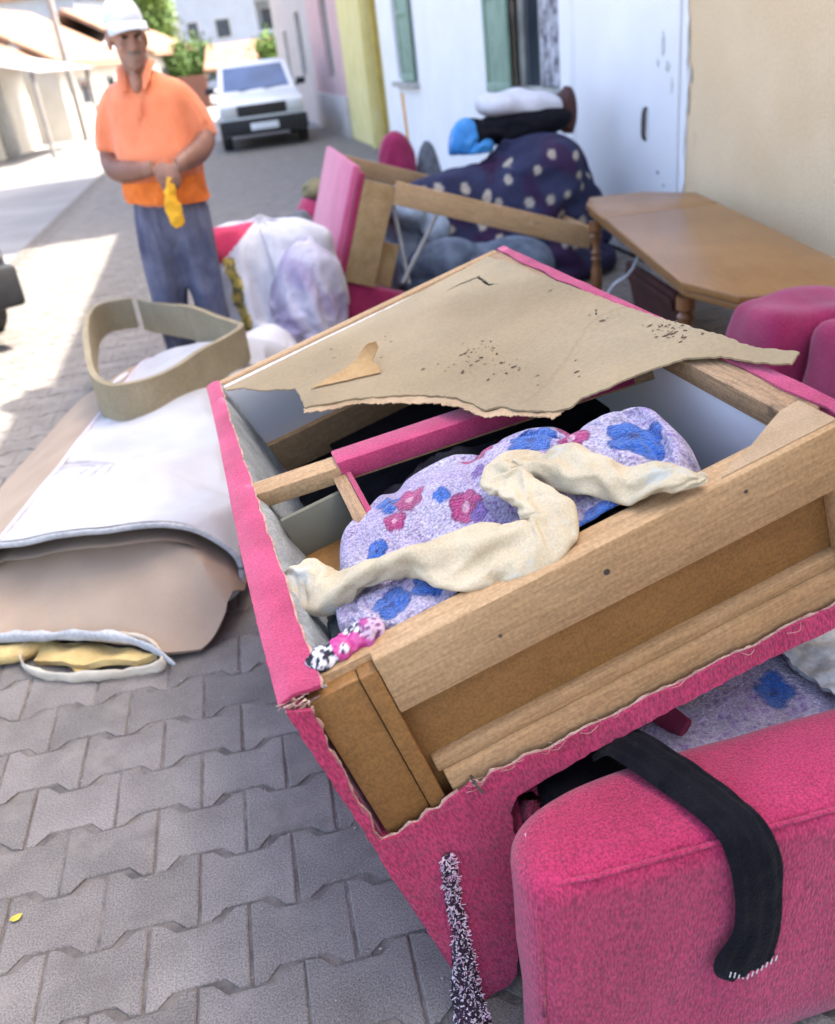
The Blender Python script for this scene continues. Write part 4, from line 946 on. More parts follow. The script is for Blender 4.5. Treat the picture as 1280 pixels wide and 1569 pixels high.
# ---- pink armchair block in the foreground with its low seat running under the sofa
arm = empty('armchair', PN * .193 + PT * .76, PA + R(1.6), 'bright pink armchair with rounded arm, lower right foreground', 'armchair')
def rounded_block(name, outline, z0, z1, rtop, m, parent, n=120, amp=.004, rb=.02, seed=0):
    P_ = catmull(outline + [outline[0]], n + 1)[:-1]
    cx = sum(p[0] for p in P_) / n; cy = sum(p[1] for p in P_) / n
    nr = []
    for i in range(n):
        a, b = P_[i - 1], P_[(i + 1) % n]; t = Vector((b[0] - a[0], b[1] - a[1])).normalized(); nr.append(Vector((t.y, -t.x)))
    area = sum(P_[i][0] * P_[(i + 1) % n][1] - P_[(i + 1) % n][0] * P_[i][1] for i in range(n))
    if area < 0: nr = [-k for k in nr]
    lay = [(z0, -rb)] + [(z0 + rb, 0)] + [(z0 + rb + (z1 - rtop - z0 - rb) * k / 8, 0) for k in range(1, 9)]
    lay += [(z1 - rtop + rtop * math.sin(a), -rtop * (1 - math.cos(a))) for a in [math.pi / 2 * k / 8 for k in range(1, 9)]]
    V = []; F = []
    for z, off in lay:
        for i in range(n):
            q = Vector(P_[i]) + nr[i] * off; co = Vector((q.x, q.y, z))
            d = amp * noise.noise(co * 9 + Vector((seed, 0, 0))); V.append((q.x + nr[i].x * d, q.y + nr[i].y * d, z + (d if z > z1 - rtop else 0)))
    for l in range(len(lay) - 1):
        for i in range(n): F.append((l * n + i, l * n + (i + 1) % n, (l + 1) * n + (i + 1) % n, (l + 1) * n + i))
    base = (len(lay) - 1) * n; ring2 = [(V[base + i][0], V[base + i][1]) for i in range(n)]
    vo, tr = cdt(ring2, .03, (), 9.0)
    cs = [min(range(n), key=lambda i: (ring2[i][0] - p[0]) ** 2 + (ring2[i][1] - p[1]) ** 2) for p in vo]
    st = len(V)
    for p, ci in zip(vo, cs):
        dd = math.hypot(ring2[ci][0] - p[0], ring2[ci][1] - p[1])
        if dd < 1e-5: V.append(V[base + ci])
        else: V.append((p[0], p[1], V[base + ci][2] + .006 * ss(0, .06, dd) + amp * .8 * noise.noise(Vector((p[0] * 8, p[1] * 8, seed))) * ss(0, .04, dd)))
    F += [tuple(st + i for i in f) for f in tr]
    F.append(tuple(range(n - 1, -1, -1)))
    me = mesh(V, F, name); bm = bmesh.new(); bm.from_mesh(me); bmesh.ops.remove_doubles(bm, verts=bm.verts, dist=1e-5); bmesh.ops.recalc_face_normals(bm, faces=bm.faces); bm.to_mesh(me); bm.free()
    for p in me.polygons: p.use_smooth = True
    return obj(name, me, m, parent)
ao = [(.056, .0), (.030, .006), (.011, .020), (.002, .042), (.0, .068), (.006, .100), (.026, .128), (.07, .155), (.14, .178), (.24, .193), (.4, .197), (.7, .198), (1.02, .198), (1.05, .18), (1.05, .02), (1.02, .0), (.7, -.004), (.4, -.004), (.2, -.003), (.1, -.001)]
rounded_block('arm', ao, .0, .5, .046, PINK, arm, 160, amp=.004)
# seam along the arm front
sm_ = [(.0145, .0145, .03), (.0145, .0145, .25), (.0150, .0150, .40), (.0175, .0165, .446), (.030, .018, .474), (.058, .014, .4865), (.09, .0095, .4885)] + [(x, .0072, .4895) for x in (.12, .2, .3, .4, .5, .6, .7, .8, .9, 1.0)]
tube('seam', [(x, y - .001, z, .0036, .0036) for x, y, z in sm_], PINK, arm, n=120, wrinkle=.0012, wfreq=90)
sheet('paint_fleck', [(.028, .092), (.033, .086), (.041, .089), (.045, .096), (.040, .103), (.036, .099), (.030, .101)], lambda x, y: Vector((x, y, .4935 + .001)), STITCH, arm, .004, .0012)
so = [(.06, .21), (.04, .3), (.04, .7), (.08, .75), (.9, .75), (.98, .7), (1.0, .3), (.96, .21), (.5, .205)]
rounded_block('seat', so, .12, .40, .05, PINK, arm, 90)
for x, y in ((.08, .27), (.95, .27), (.08, .68), (.95, .68)): box('foot', x - .03, x + .03, y - .03, y + .03, 0, .13, DARKMET, arm)
# white bleach mark on the arm
def AW(n, t, z): return PN * n + PT * t + Vector((0, 0, z))
# cloths on the seat
lb2 = empty('floral_blanket', AW(.75, 1.10, .41), PA, 'lilac floral blanket corner between sofa and pink armchair', 'blanket')
FL2 = [(-.01, -.02, .035, BLU), (-.16, .06, .03, MAG), (.12, .1, .03, BLU)]
def drape(name, poly, zf, m, parent, col=None, sp=.008, th=.008): return sheet(name, poly, lambda x, y: Vector((x, y, zf(x, y))), m, parent, sp, th, color=(lambda x, y: col(Vector((x, y, 0)))) if col else None, jitter=.002)
drape('fleece', [(-.26, -.14), (-.2, -.145), (.0, -.14), (.1, -.135), (.105, -.05), (.08, .05), (.06, .20), (-.05, .24), (-.24, .2), (-.27, .0)], lambda x, y: .03 + .018 * noise.noise(Vector((x * 9, y * 9, 3))) + .008 * noise.noise(Vector((x * 25, y * 25, 3))), FLEECE, lb2, fleece_col(FL2))
gs = empty('grey_sheet', AW(.94, 1.13, .425), PA, 'crumpled grey white sheet between sofa and pink armchair at right edge', 'sheet')
drape('sheet_body', [(-.14, -.15), (.05, -.16), (.2, -.15), (.22, .0), (.2, .3), (.0, .33), (-.16, .3), (-.18, .1)], lambda x, y: .055 + .03 * noise.noise(Vector((x * 8, y * 8, 6))) + .016 * abs(noise.noise(Vector((x * 19, y * 19, 6)))) + .006 * noise.noise(Vector((x * 45, y * 45, 6))), SHEET, gs, None, .007)
bs = empty('black_cloth_and_shade', AW(.40, 1.02, .40), PA, 'added black cloth as painted shade in the gap left of the black sock', 'cloth')  # added sheet; its black stands for deep shade under the sofa
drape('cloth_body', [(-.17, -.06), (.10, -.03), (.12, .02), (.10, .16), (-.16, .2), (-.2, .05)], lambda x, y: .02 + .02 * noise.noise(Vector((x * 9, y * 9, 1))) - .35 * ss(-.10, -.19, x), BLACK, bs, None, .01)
ms = empty('fabric_fold', AW(.53, 1.04, .41), PA, 'short pink sofa fabric strap at the end of the black sock', 'fold')
tube('fold_body', [(-.03, .06, .10, .006, .02), (-.02, .03, .07, .006, .022), (.0, .0, .055, .006, .02), (.01, -.03, .06, .006, .016)], mat('maroon_fabric', (.16, .015, .04), (.10, .01, .03), scale=30, bump=.4, rough=.9), ms, n=16, up=Vector((.8, 0, .6)))  # stands for a hanging fold of the sofa's pink fabric
# black sock over the arm
sk = empty('black_sock', AW(.205 + .21, .86, .5), PA, 'long black sock draped over the pink armchair arm', 'sock')
kp = [(.200, 1.00, .475, .032, .009), (.216, .975, .508, .036, .009), (.232, .945, .514, .038, .009), (.254, .90, .514, .038, .009), (.280, .845, .513, .038, .009), (.296, .80, .512, .037, .010), (.308, .772, .500, .037, .010), (.316, .753, .472, .037, .010), (.323, .7485, .43, .037, .009), (.327, .747, .38, .036, .009), (.327, .746, .33, .037, .010), (.320, .745, .295, .043, .011), (.311, .744, .268, .049, .011), (.313, .743, .246, .042, .009), (.315, .743, .238, .030, .006)]
kp = catmull(kp, 80); bm = bmesh.new(); rings = []
wpts = [AW(.205 + p[0] - .01, p[1], p[2]) for p in kp]
for i, p in enumerate(kp):
    a, b = wpts[max(0, i - 1)], wpts[min(79, i + 1)]; t = (b - a).normalized()
    nrm = Vector((0, 0, 1)) if p[1] > .79 else (-PT if p[2] < .47 else (Vector((0, 0, 1)) * ((p[2] - .47) / .044) - PT * (1 - (p[2] - .47) / .044)))
    s_ = t.cross(nrm).normalized(); u_ = s_.cross(t).normalized(); ring = []
    for k in range(28):
        an = 2 * math.pi * k / 28; hz_ = math.sin(an)
        co = wpts[i] + s_ * math.cos(an) * p[3] + u_ * p[4] * (hz_ if hz_ > 0 else hz_ * .5)
        co += u_ * (.004 * noise.noise(co * 30) + .0022 * math.cos(an * 9)) * (1 if hz_ > 0 else 0)
        ring.append(bm.verts.new(co - sk.location))
    rings.append(ring)
for i in range(79):
    for k in range(28): bm.faces.new((rings[i][k], rings[i][(k + 1) % 28], rings[i + 1][(k + 1) % 28], rings[i + 1][k]))
bm.faces.new(rings[0][::-1]); bm.faces.new(rings[-1])
RotI = Matrix.Rotation(-PA, 3, 'Z')
for v in bm.verts: v.co = RotI @ v.co
me = bm_mesh(bm); smooth_angle(me, 70); sock = obj('sock_body', me, mat('black_knit', (.012, .012, .016), (.006, .007, .010), scale=30, bump=.45, bscale=300, rough=1.0, spec=.05, sheen=.05, fine=.4, fscale=330, stretch=(1, 1, .6), spots=[((.035, .035, .04), 70, .66)]), sk)
for k in range(11):
    x = .279 + k * .0072; p = RotI @ (AW(.205 + x - .005, .7365 - .002, .231 + .0035 * abs(k - 4) ** 1.1) - sk.location)
    tube('toe_stitch', [(p.x, p.y, p.z, .0011, .0011), (p.x + .0015, p.y, p.z + .010, .0011, .0011)], STITCH, sock, seg=6)
# yellow leaf and a pale scrap on the paving
lf = empty('fallen_leaf', Vector((-.925, 1.262, .002)), .5, 'small curled yellow leaf on the paving at left edge', 'leaf')
sheet('blade', [(-.013, 0), (-.005, .008), (.006, .007), (.014, 0), (.005, -.008), (-.006, -.007)], lambda x, y: Vector((x, y, .003 + 20 * x * x + 9 * y * y)), YELLOWL, lf, .005, .0006)

# ---- second pink armchair at the right edge
ac = empty('armchair', (1.38, 2.55, 0), PA, 'magenta armchair with two fat rounded cushions at the right edge', 'armchair')
def fat_cushion(name, c, r, m, parent, rot=None, p=3.2, amp=.012, seed=0, sub=5):
    bm = bmesh.new(); bmesh.ops.create_icosphere(bm, subdivisions=sub, radius=1)
    for v in bm.verts:
        x, y, z = v.co; k = (abs(x) ** p + abs(y) ** p + abs(z) ** p) ** (-1 / p)
        q = Vector((x * k * r[0], y * k * r[1], z * k * r[2]))
        q += q.normalized() * amp * noise.noise(q * 7 + Vector((seed, 0, 0)))
        if rot: q = Matrix.Rotation(rot[2], 3, 'Z') @ (Matrix.Rotation(rot[1], 3, 'Y') @ (Matrix.Rotation(rot[0], 3, 'X') @ q))
        v.co = q + Vector(c)
    me = bm_mesh(bm); return obj(name, me, m, parent, smooth=True)
fat_cushion('back_cushion', (-.01, .24, .36), (.20, .165, .265), MAGENTA, ac, p=6.5, amp=.02, seed=1)
fat_cushion('back_cushion', (.10, -.10, .345), (.225, .175, .278), MAGENTA, ac, p=6.5, amp=.02, seed=4)
box('seat_base', -.10, .42, -.42, .42, .06, .20, MAGENTA, ac, bev=.03)
for x, y in ((-.04, -.36), (.36, -.36), (-.04, .36), (.36, .36)): box('foot', x - .03, x + .03, y - .03, y + .03, 0, .065, DARKMET, ac)

# ---- octagonal wooden table against the beige wall
tb = empty('coffee_table', (1.42, 4.1, 0), 0, 'varnished brown octagonal table with turned legs beside the beige wall', 'table')
tp = [(1.085, 3.25), (1.14, 5.06), (1.20, 5.24), (1.50, 5.21), (1.735, 4.985), (1.69, 3.2), (1.49, 2.87), (1.2, 2.98)]
tp = [(x - 1.42, y - 4.1) for x, y in tp]
def inset(pl, d):
    return [(x * (1 - d / .33), y * (1 - d / 1.2)) for x, y in pl]
def split(pl, yc, upper):
    out = []
    for i in range(len(pl)):
        a, b = pl[i], pl[(i + 1) % len(pl)]; ka = (a[1] > yc) == upper
        if ka: out.append(a)
        if (a[1] > yc) != (b[1] > yc):
            t = (yc - a[1]) / (b[1] - a[1]); out.append((a[0] + t * (b[0] - a[0]), yc))
    return out
for yc, upp in ((.52, True), (.517, False)):
    prism('table_top', [(x, y, .568) for x, y in split(tp, yc, upp)], (0, 0, .032), TABLEW, tb, bev=.007, seg=3)
prism('top_moulding', [(x, y, .538) for x, y in inset(tp, .012)], (0, 0, .0295), TABLEW, tb, bev=.009, seg=3)
prism('apron', [(x, y, .505) for x, y in inset(tp, .12)], (0, 0, .0425), TABLEL, tb)
legp = [(.016, 0), (.020, .02), (.026, .05), (.018, .075), (.028, .10), (.034, .16), (.028, .24), (.020, .285), (.030, .30), (.018, .315), (.030, .335), (.018, .352), (.026, .40), (.036, .425), (.022, .44), (.038, .455), (.038, .505)]
for x, y in ((-.235, .93), (.26, .80), (-.27, -.72), (.18, -.92)): lathe('leg', legp, TABLEL, tb, loc=(x, y, 0))
# dark red board and a white cable under the table
rb_ = empty('dark_red_board', (1.40, 4.35, 0), .05, 'dark red brown cabinet board leaning under the table', 'board')
box('board', -.03, .0, -.30, .42, .0, .34, REDW, rb_, M=Matrix.Rotation(R(-12), 4, 'Y')); box('board_rail', -.045, -.03, -.28, .40, .25, .31, REDW, rb_, M=Matrix.Rotation(R(-12), 4, 'Y'))
cb_ = empty('white_cable', (1.1, 4.6, 0), 0, 'thin white cable looping below the table edge', 'cable')
tube('cable', [(.20, .05, .47, .008, .008), (.19, -.05, .40, .008, .008), (.12, -.12, .33, .008, .008), (.05, -.10, .28, .008, .008), (.0, -.02, .15, .008, .008), (-.05, .1, .01, .008, .008), (-.1, .3, .008, .008, .008)], mat('white_flex', (.6, .6, .6), scale=9, rough=.5), cb_, n=40, seg=8)

# ---- second tipped sofa frame in the middle distance
FU = (PN * math.cos(R(20)) - Vector((0, 0, math.sin(R(20))))).normalized(); FV = PT.copy(); FW = FU.cross(FV)
F2 = Vector((-.054, 5.2, .88)); W2 = .93
f2 = empty('tipped_sofa', None, 0, 'pale pink tipped sofa frame with chipboard end and slanting pine rail', 'sofa frame', matrix=frame(F2 - FW * W2, FU, FV, FW))
def b2(name, u0, u1, v0, v1, w0, w1, m, bev=.004, parent=f2): return box(name, u0, u1, v0, v1, W2 - w1, W2 - w0, m, parent, bev=bev)
b2('back_panel', -.075, -.03, .01, 1.35, -.03, .93, PALEPINK, .012)
b2('back_panel_edge', -.0295, -.0, .0, 1.33, .0, .93, MAGENTA, .006)
b2('end_board', .001, .182, .0, .02, .03, .60, CHIP, .003)
b2('end_rail', .184, 1.42, -.01, .03, .0, .125, WOOD, .004)
b2('end_rail_far', .01, 1.42, 1.3, 1.34, .0, .12, WOOD, .004)
b2('side_rail', 1.38, 1.42, .031, 1.299, .0, .12, WOODV, .004)
b2('end_cushion', .001, .42, .021, .12, .605, .90, MAGENTA, .03)
b2('inner_board', .02, .30, .10, .115, .35, .60, CHIP, .003)
sl1 = tube('support_slat', [(.20, .06, W2 - .13, .02, .012), (.40, .09, W2 - .55, .02, .012)], mat('grey_slat', (.42, .41, .38), (.32, .31, .29), scale=9, rough=.8), f2, seg=8)
tube('support_slat', [(.47, .05, W2 - .11, .02, .012), (.36, .07, W2 - .55, .02, .012)], MATS['grey_slat'], f2, seg=8)
# pale blue striped clothes behind the slats
HEAPS = []
def cloth_heap(name, label, cat, loc, ells, m, amp=.03, freq=8, seed=0, vox=.02, colour=None, group=None, part='cloth_body'):
    e = empty(name, loc, 0, label, cat, group); obj(part, FOLD[name], m, e); return e
cloth_heap('blue_clothes', 'pale blue crumpled clothes under the slanting pine rail', 'clothes', (.55, 5.75, 0), [((0, 0, .16), (.38, .22, .17)), ((-.15, -.05, .28), (.2, .15, .12)), ((.25, .0, .2), (.2, .2, .15))], mat('slate_blue_clothes', (0.15, 0.19, 0.25), (0.07, 0.09, 0.13), scale=9, rough=.95, bump=.4, bscale=30), seed=3)
cloth_heap('blue_shirt', 'pale blue shirt hanging over the top of the pink sofa frame', 'shirt', (.13, 6.0, .0), [((0, 0, .60), (.14, .3, .10)), ((.14, .05, .52), (.12, .2, .12)), ((0, .1, .3), (.15, .25, .30))], LTBLUE, seed=8)
cloth_heap('grey_clothes', 'dark grey clothes bundle behind the pale pink panel', 'clothes', (-.05, 6.9, 0), [((0, 0, .62), (.13, .18, .11)), ((-.03, 0, .3), (.14, .2, .3)), ((.1, -.1, .55), (.1, .12, .1))], GREYC, seed=5)
cloth_heap('magenta_roll', 'round magenta cushion left of the pale pink panel', 'cushion', (-.50, 6.9, 0), [((0, 0, .44), (.13, .24, .16)), ((.02, 0, .18), (.15, .26, .2))], MAGENTA, amp=.012, seed=6)
cloth_heap('olive_cloth', 'olive cloth on top of the round magenta cushion', 'cloth', (-.47, 6.95, .56), [((.03, 0, .07), (.10, .16, .07))], OLIVE, amp=.015, seed=2)
cloth_heap('magenta_bag', 'small magenta bag against the white house wall', 'bag', (.21, 8.6, 0), [((0, 0, .62), (.16, .14, .20)), ((0, 0, .3), (.17, .16, .32))], MAGENTA, amp=.02, seed=7)
cloth_heap('grey_bag', 'grey bag standing right of the magenta bag by the wall', 'bag', (.50, 8.7, 0), [((0, 0, .48), (.10, .14, .22)), ((0, 0, .25), (.12, .15, .27))], GREYC, amp=.02, seed=9)
br = empty('broom', (.36, 9.0, 0), 0, 'orange broom handle standing above the magenta bag', 'broom')
tube('handle', [(0, 0, .1, .014, .014), (-.02, .06, 1.08, .014, .014)], ORSTICK, br, seg=10); box('brush_head', -.14, .14, -.03, .03, .01, .1, PLASTIC, br)

# ---- navy duvet heap with things on top
def navy(co, n=None):
    c = mixc((.018, .020, .050), (.034, .037, .088), .5 + noise.noise(co * 3)); c = mixc(c, (.035, .015, .05), ss(.1, .4, noise.noise(co * 5 + Vector((7, 0, 0)))))
    rr = random.Random(12)
    for kf, fp in enumerate(NAVYFL):
        d = (co - fp); d2_ = math.hypot(d.x, d.z * .85) + .3 * abs(d.y) * (abs(d.y) > .25); an = math.atan2(d.z, d.x); r_ = (.022 + .016 * ((kf * 37) % 10) / 10) * (.92 + .08 * math.cos(6 * an) + .2 * noise.noise(co * 30))
        if d2_ < .09: c = mixc(c, (.44, .39, .31), ss(1.05, .7, d2_ / r_)); c = mixc(c, (.35, .22, .16), ss(.35, .2, d2_ / r_))
    return c
NAVYFL = []
rr_ = random.Random(21)
for k in range(46): NAVYFL.append(Vector((rr_.uniform(-.75, .6), -.35, rr_.uniform(.05, 1.0))))
for x, z in ((1.04, .97), (.86, .74), (.47, .80), (1.27, .75), (1.32, .55), (.70, .55), (1.08, .52), (.58, .60), (.30, .62), (1.18, .92), (.95, .42), (.75, .30), (1.3, .35), (.45, .38), (.66, .84)): NAVYFL.append(Vector((x - .85, -.35, z)))
nd = empty('navy_duvet', (.85, 6.25, 0), 0, 'heap of navy duvet with pale flowers below the window', 'duvet')
me = FOLD['duvet']
colour_mesh(me, navy)
obj('duvet_body', me, NAVY, nd)
cloth_heap('black_jacket', 'black jacket lying on the navy duvet heap', 'jacket', (.95, 6.5, .80), [((0, 0, .14), (.34, .2, .09), (0, -.15, 0)), ((-.25, -.08, .07), (.14, .14, .12))], BLACK, amp=.03, freq=8, seed=3)
wp_ = empty('white_pillow', (1.02, 6.55, .93), 0, 'white pillow on top of the heap below the window', 'pillow')
fat_cushion('pillow_body', (0, 0, .11), (.29, .2, .085), WHITEC, wp_, rot=(0, R(6), R(8)), p=2.5, amp=.04, seed=2)
cloth_heap('blue_bag', 'bright blue plastic bag left of the black jacket', 'bag', (.63, 6.35, .78), [((0, 0, .13), (.10, .11, .12)), ((.04, 0, .05), (.12, .12, .08))], BLUEBAG, amp=.025, freq=12, seed=4)
cloth_heap('brown_garment', 'dark red brown garment beside the window frame', 'garment', (1.38, 6.60, .80), [((0, 0, .16), (.07, .10, .17)), ((-.05, 0, .22), (.08, .07, .06))], REDW, amp=.008, freq=10, seed=6)

# ---- sacks next to the man
def sackc(co, n=None):
    c = mixc((.66, .66, .70), (.58, .58, .63), .5 + noise.noise(co * 5))
    if co.y < .1:
        if co.z > .42 + .9 * (co.x + .30) and co.z < .66 and co.x < -.02: c = (.60, .035, .11)
        if abs(co.x + .155 + .04 * noise.noise(Vector((co.z * 7, 0, 0)))) < .032 and co.z < .52:
            c = (.62, .45, .10) if noise.noise(Vector((co.x * 50, 0, co.z * 26))) < .12 else (.20, .16, .06)
        if co.x < -.12 and co.z < .12: c = (.5, .06, .12)
    return c
rs_ = empty('rubble_sack', (-.66, 5.14, 0), 0, 'white woven sack with red and yellow print beside the man', 'sack')
me = FOLD['sack']
colour_mesh(me, sackc)
obj('sack_body', me, SACK, rs_); rs_.scale = (1.14, 1.05, 1.08)
def lilc(co, n=None): return mixc((.56, .53, .62), (.33, .27, .42), ss(-.2, .5, math.sin(co.x * 22 + co.z * 16) * .5 + noise.noise(co * 5)) * .8)  # purple shading of the sack folds painted into the colour
lb3 = empty('sack_shaded_side', (-.46, 4.88, 0), 0, 'right side of the white sack with its purple shade painted on', 'bundle')
me = FOLD['lilac']
colour_mesh(me, lilc)
obj('cloth_body', me, PRINT, lb3)
cloth_heap('grey_cloth', 'dark grey cloth poking out of the white sack', 'cloth', (-.52, 5.2, .62), [((0, 0, .05), (.14, .12, .05)), ((.08, 0, .08), (.06, .06, .05))], GREYC, amp=.03, freq=14, seed=5)
cloth_heap('white_bundle', 'small white cloth bundle at the foot of the lilac bundle', 'bundle', (-.70, 4.42, 0), [((0, 0, .15), (.17, .2, .16)), ((.05, .05, .2), (.12, .14, .12))], WHITEC, amp=.012, freq=5, seed=5)

# ---- folded mattress on the left
mt = empty('mattress', (-1.1, 3.2, 0), 0, 'folded white and beige mattress lying on the paving at left', 'mattress')
sec = [(-1.74, .02), (-1.68, .09), (-1.50, .20), (-1.30, .295), (-1.22, .315), (-1.0, .352), (-.80, .35), (-.66, .305), (-.575, .225), (-.555, .15), (-.585, .08), (-.66, .040), (-.78, .028)]
def msec(s, t):
    P_ = sec; m = len(P_) - 1; k = min(int(s * m), m - 1); f = s * m - k
    g = [P_[max(0, k - 1)], P_[k], P_[k + 1], P_[min(m, k + 2)]]
    cr_ = lambda a, b, c, d: .5 * (2 * b + (-a + c) * f + (2 * a - 5 * b + 4 * c - d) * f * f + (-a + 3 * b - 3 * c + d) * f ** 3)
    x, z = cr_(*[q[0] for q in g]), cr_(*[q[1] for q in g])
    y0 = 2.36 + .10 * (-(x + 1.1)) * 1.0 - .04 * math.sin((x + 1.3) * 5)
    y = y0 + t * (4.55 - y0); x2 = x + .03 * t; z2 = z * (1 - .12 * t) + .008 * noise.noise(Vector((x * 5, y * 3, 0))) + .006 * noise.noise(Vector((x * 11, y * 2.2, 3)))
    if t > .8: z2 *= 1 - .5 * ((t - .8) / .2) ** 2
    return Vector((x2 + 1.1, y - 3.2, max(z2, .015)))
def mgrid(name, s0, s1, m, ns=60, nt=70, off=0.0, t0=0.0, t1=1.0, col=None, parent=mt):
    V = []; F = []
    for i in range(ns + 1):
        for j in range(nt + 1): V.append(msec(s0 + (s1 - s0) * i / ns, t0 + (t1 - t0) * j / nt))
    for i in range(ns):
        for j in range(nt): F.append((i * (nt + 1) + j, i * (nt + 1) + j + 1, (i + 1) * (nt + 1) + j + 1, (i + 1) * (nt + 1) + j))
    me = mesh(V, F); bm = bmesh.new(); bm.from_mesh(me); bmesh.ops.recalc_face_normals(bm, faces=bm.faces)
    if sum(f.normal.z for f in bm.faces) < 0: bmesh.ops.reverse_faces(bm, faces=bm.faces)
    bm.to_mesh(me); bm.free()
    if off:
        nr = [v.normal.copy() for v in me.vertices]
        for v, n_ in zip(me.vertices, nr): v.co = v.co + n_ * off
    if col: colour_mesh(me, col)
    o = obj(name, me, m, parent, smooth=True); return o
def tickc(co, n=None):
    c = mixc((.44, .44, .455), (.40, .405, .43), .5 + noise.noise(co * 2)); x, y = co.x + .10, co.y + .42
    r_ = math.hypot(x * 1.0, y * .8); an = math.atan2(y, x)
    for k, rr in enumerate((.10, .135, .175)):
        if -.4 < an < 2.3 and abs(r_ - rr - .02 * math.sin(an * 2 + k)) < .0055: c = mixc(c, (.22, .20, .24), .8)
    x, y = co.x - .02, co.y - 1.0; r_ = math.hypot(x, y)
    for rr in (.07, .12): 
        if abs(r_ - rr) < .006 and math.atan2(y, x) > .3: c = mixc(c, (.36, .34, .40), .7)
    return c
SW = 3.55 / 12
mgrid('beige_side', 0.0, SW - .004, BEIGE, 30, 70)
ns_, nt_ = 50, 56
wt = settle([msec(SW + .004 + (1 - SW - .004) * i / (ns_ - 1), j / (nt_ - 1)) + Vector((0, 0, .004)) for j in range(nt_) for i in range(ns_)], ns_, nt_, False, [], 14, .022, .25, gravity=.04, pin=border(ns_, nt_))
colour_mesh(wt, tickc); obj('white_top', wt, TICKING, mt)
mgrid('inside_lining', 0.05, 1.0, BEIGE, 60, 40, -.062)
# piping between beige and white and along the near edge
pp = [msec(SW, j / 60) for j in range(61)]; tube('piping', [(p.x, p.y, p.z + .004, .008, .008) for p in pp], mat('mauve_piping', (.50, .47, .55), (.42, .39, .46), scale=9), mt, seg=8)
pe = [msec(.16 + .84 * j / 80, 0) for j in range(81)]; tube('front_edge', [(p.x, p.y - .001, p.z - .009, .005, .010) for p in pe], SHEET, mt, seg=10)
# round vent button
lathe('vent_button', [(.045, 0), (.045, .008), (.03, .012), (.001, .012)], WHITEC, mt, loc=msec(.235, .76) + Vector((0, 0, .0)), tilt=(0, R(-26), 0))
# lower layer: beige panel, white edge and yellow foam
TOPZ = [(-2, .055), (-.64, .06), (-.58, .10), (-.4, .21), (-.2, .295), (-.12, .315), (.1, .352), (.3, .35), (.44, .305), (.525, .225), (.55, .15), (.6, .10)]
def topz(x):
    for (a, za), (b, zb) in zip(TOPZ, TOPZ[1:]):
        if a <= x <= b: return za + (zb - za) * (x - a) / (b - a)
    return .12
def low_fn(x, y):
    ye_ = -.85 - .26 * (x + .72); d = y - ye_; t = min(1, max(0, d / .34))
    z = .085 + .235 * (t ** 1.4) + .016 * noise.noise(Vector((x * 4, y * 6, 0))) + .010 * noise.noise(Vector((x * 13 + y * 5, y * 4, 0)))
    return Vector((x, y, max(.02, min(z, topz(x) - .075) - .06 * ss(.30, .52, x) * ss(-.85, -1.08, y))))
lowpoly = [(-.72, -.85), (-.45, -.92), (-.2, -.98), (.05, -1.03), (.22, -1.07), (.34, -1.12), (.43, -1.10), (.505, -1.02), (.545, -.90), (.555, -.7), (.53, .9), (-.6, .9)]
sheet('lower_panel', lowpoly, lambda x, y: low_fn(x, y) + Vector((0, 0, -.045 * ss(-.95, -1.12, y))), BEIGE, mt, .02, .012)
le = catmull([(-.74, -.85, .075), (-.45, -.925, .075), (-.2, -.985, .08), (.05, -1.035, .085), (.2, -1.07, .08), (.30, -1.12, .06), (.365, -1.16, .025)], 40)
tube('lower_edge', [(x, y, z, .010 * (1 - (i / 42) ** 6), .019 * (1 - (i / 42) ** 6)) for i, (x, y, z) in enumerate(le)], SHEET, mt, seg=12, wrinkle=.009, wfreq=16)
ye = catmull([(-.80, -.86, .03), (-.5, -.93, .03), (-.25, -.99, .028), (-.12, -1.0, .03), (-.05, -.92, .03)], 40)
tube('foam_edge', [(x, y, z, .035, .026) for x, y, z in ye], YFOAM, mt, seg=14, wrinkle=.006, wfreq=22)
yl = catmull([(-.10, -.97, .05), (-.11, -1.05, .025), (-.02, -1.12, .018), (.12, -1.155, .018), (.25, -1.16, .02), (.33, -1.15, .03), (.28, -1.08, .06), (.15, -1.04, .07)], 50)
tube('foam_loop', [(x, y, z, .005, .017) for x, y, z in yl], mat('cream_binding', (.58, .52, .40), (.5, .43, .32), scale=9, bump=.3), mt, seg=12, wrinkle=.010, wfreq=22)
sheet('foam_scrap', [(-.08, -1.04), (.05, -1.10), (.25, -1.13), (.3, -1.1), (.1, -1.0), (-.06, -.98)], lambda x, y: Vector((x, y, .03 + .02 * noise.noise(Vector((x * 12, y * 12, 0))))), YFOAM, mt, .02, .02)

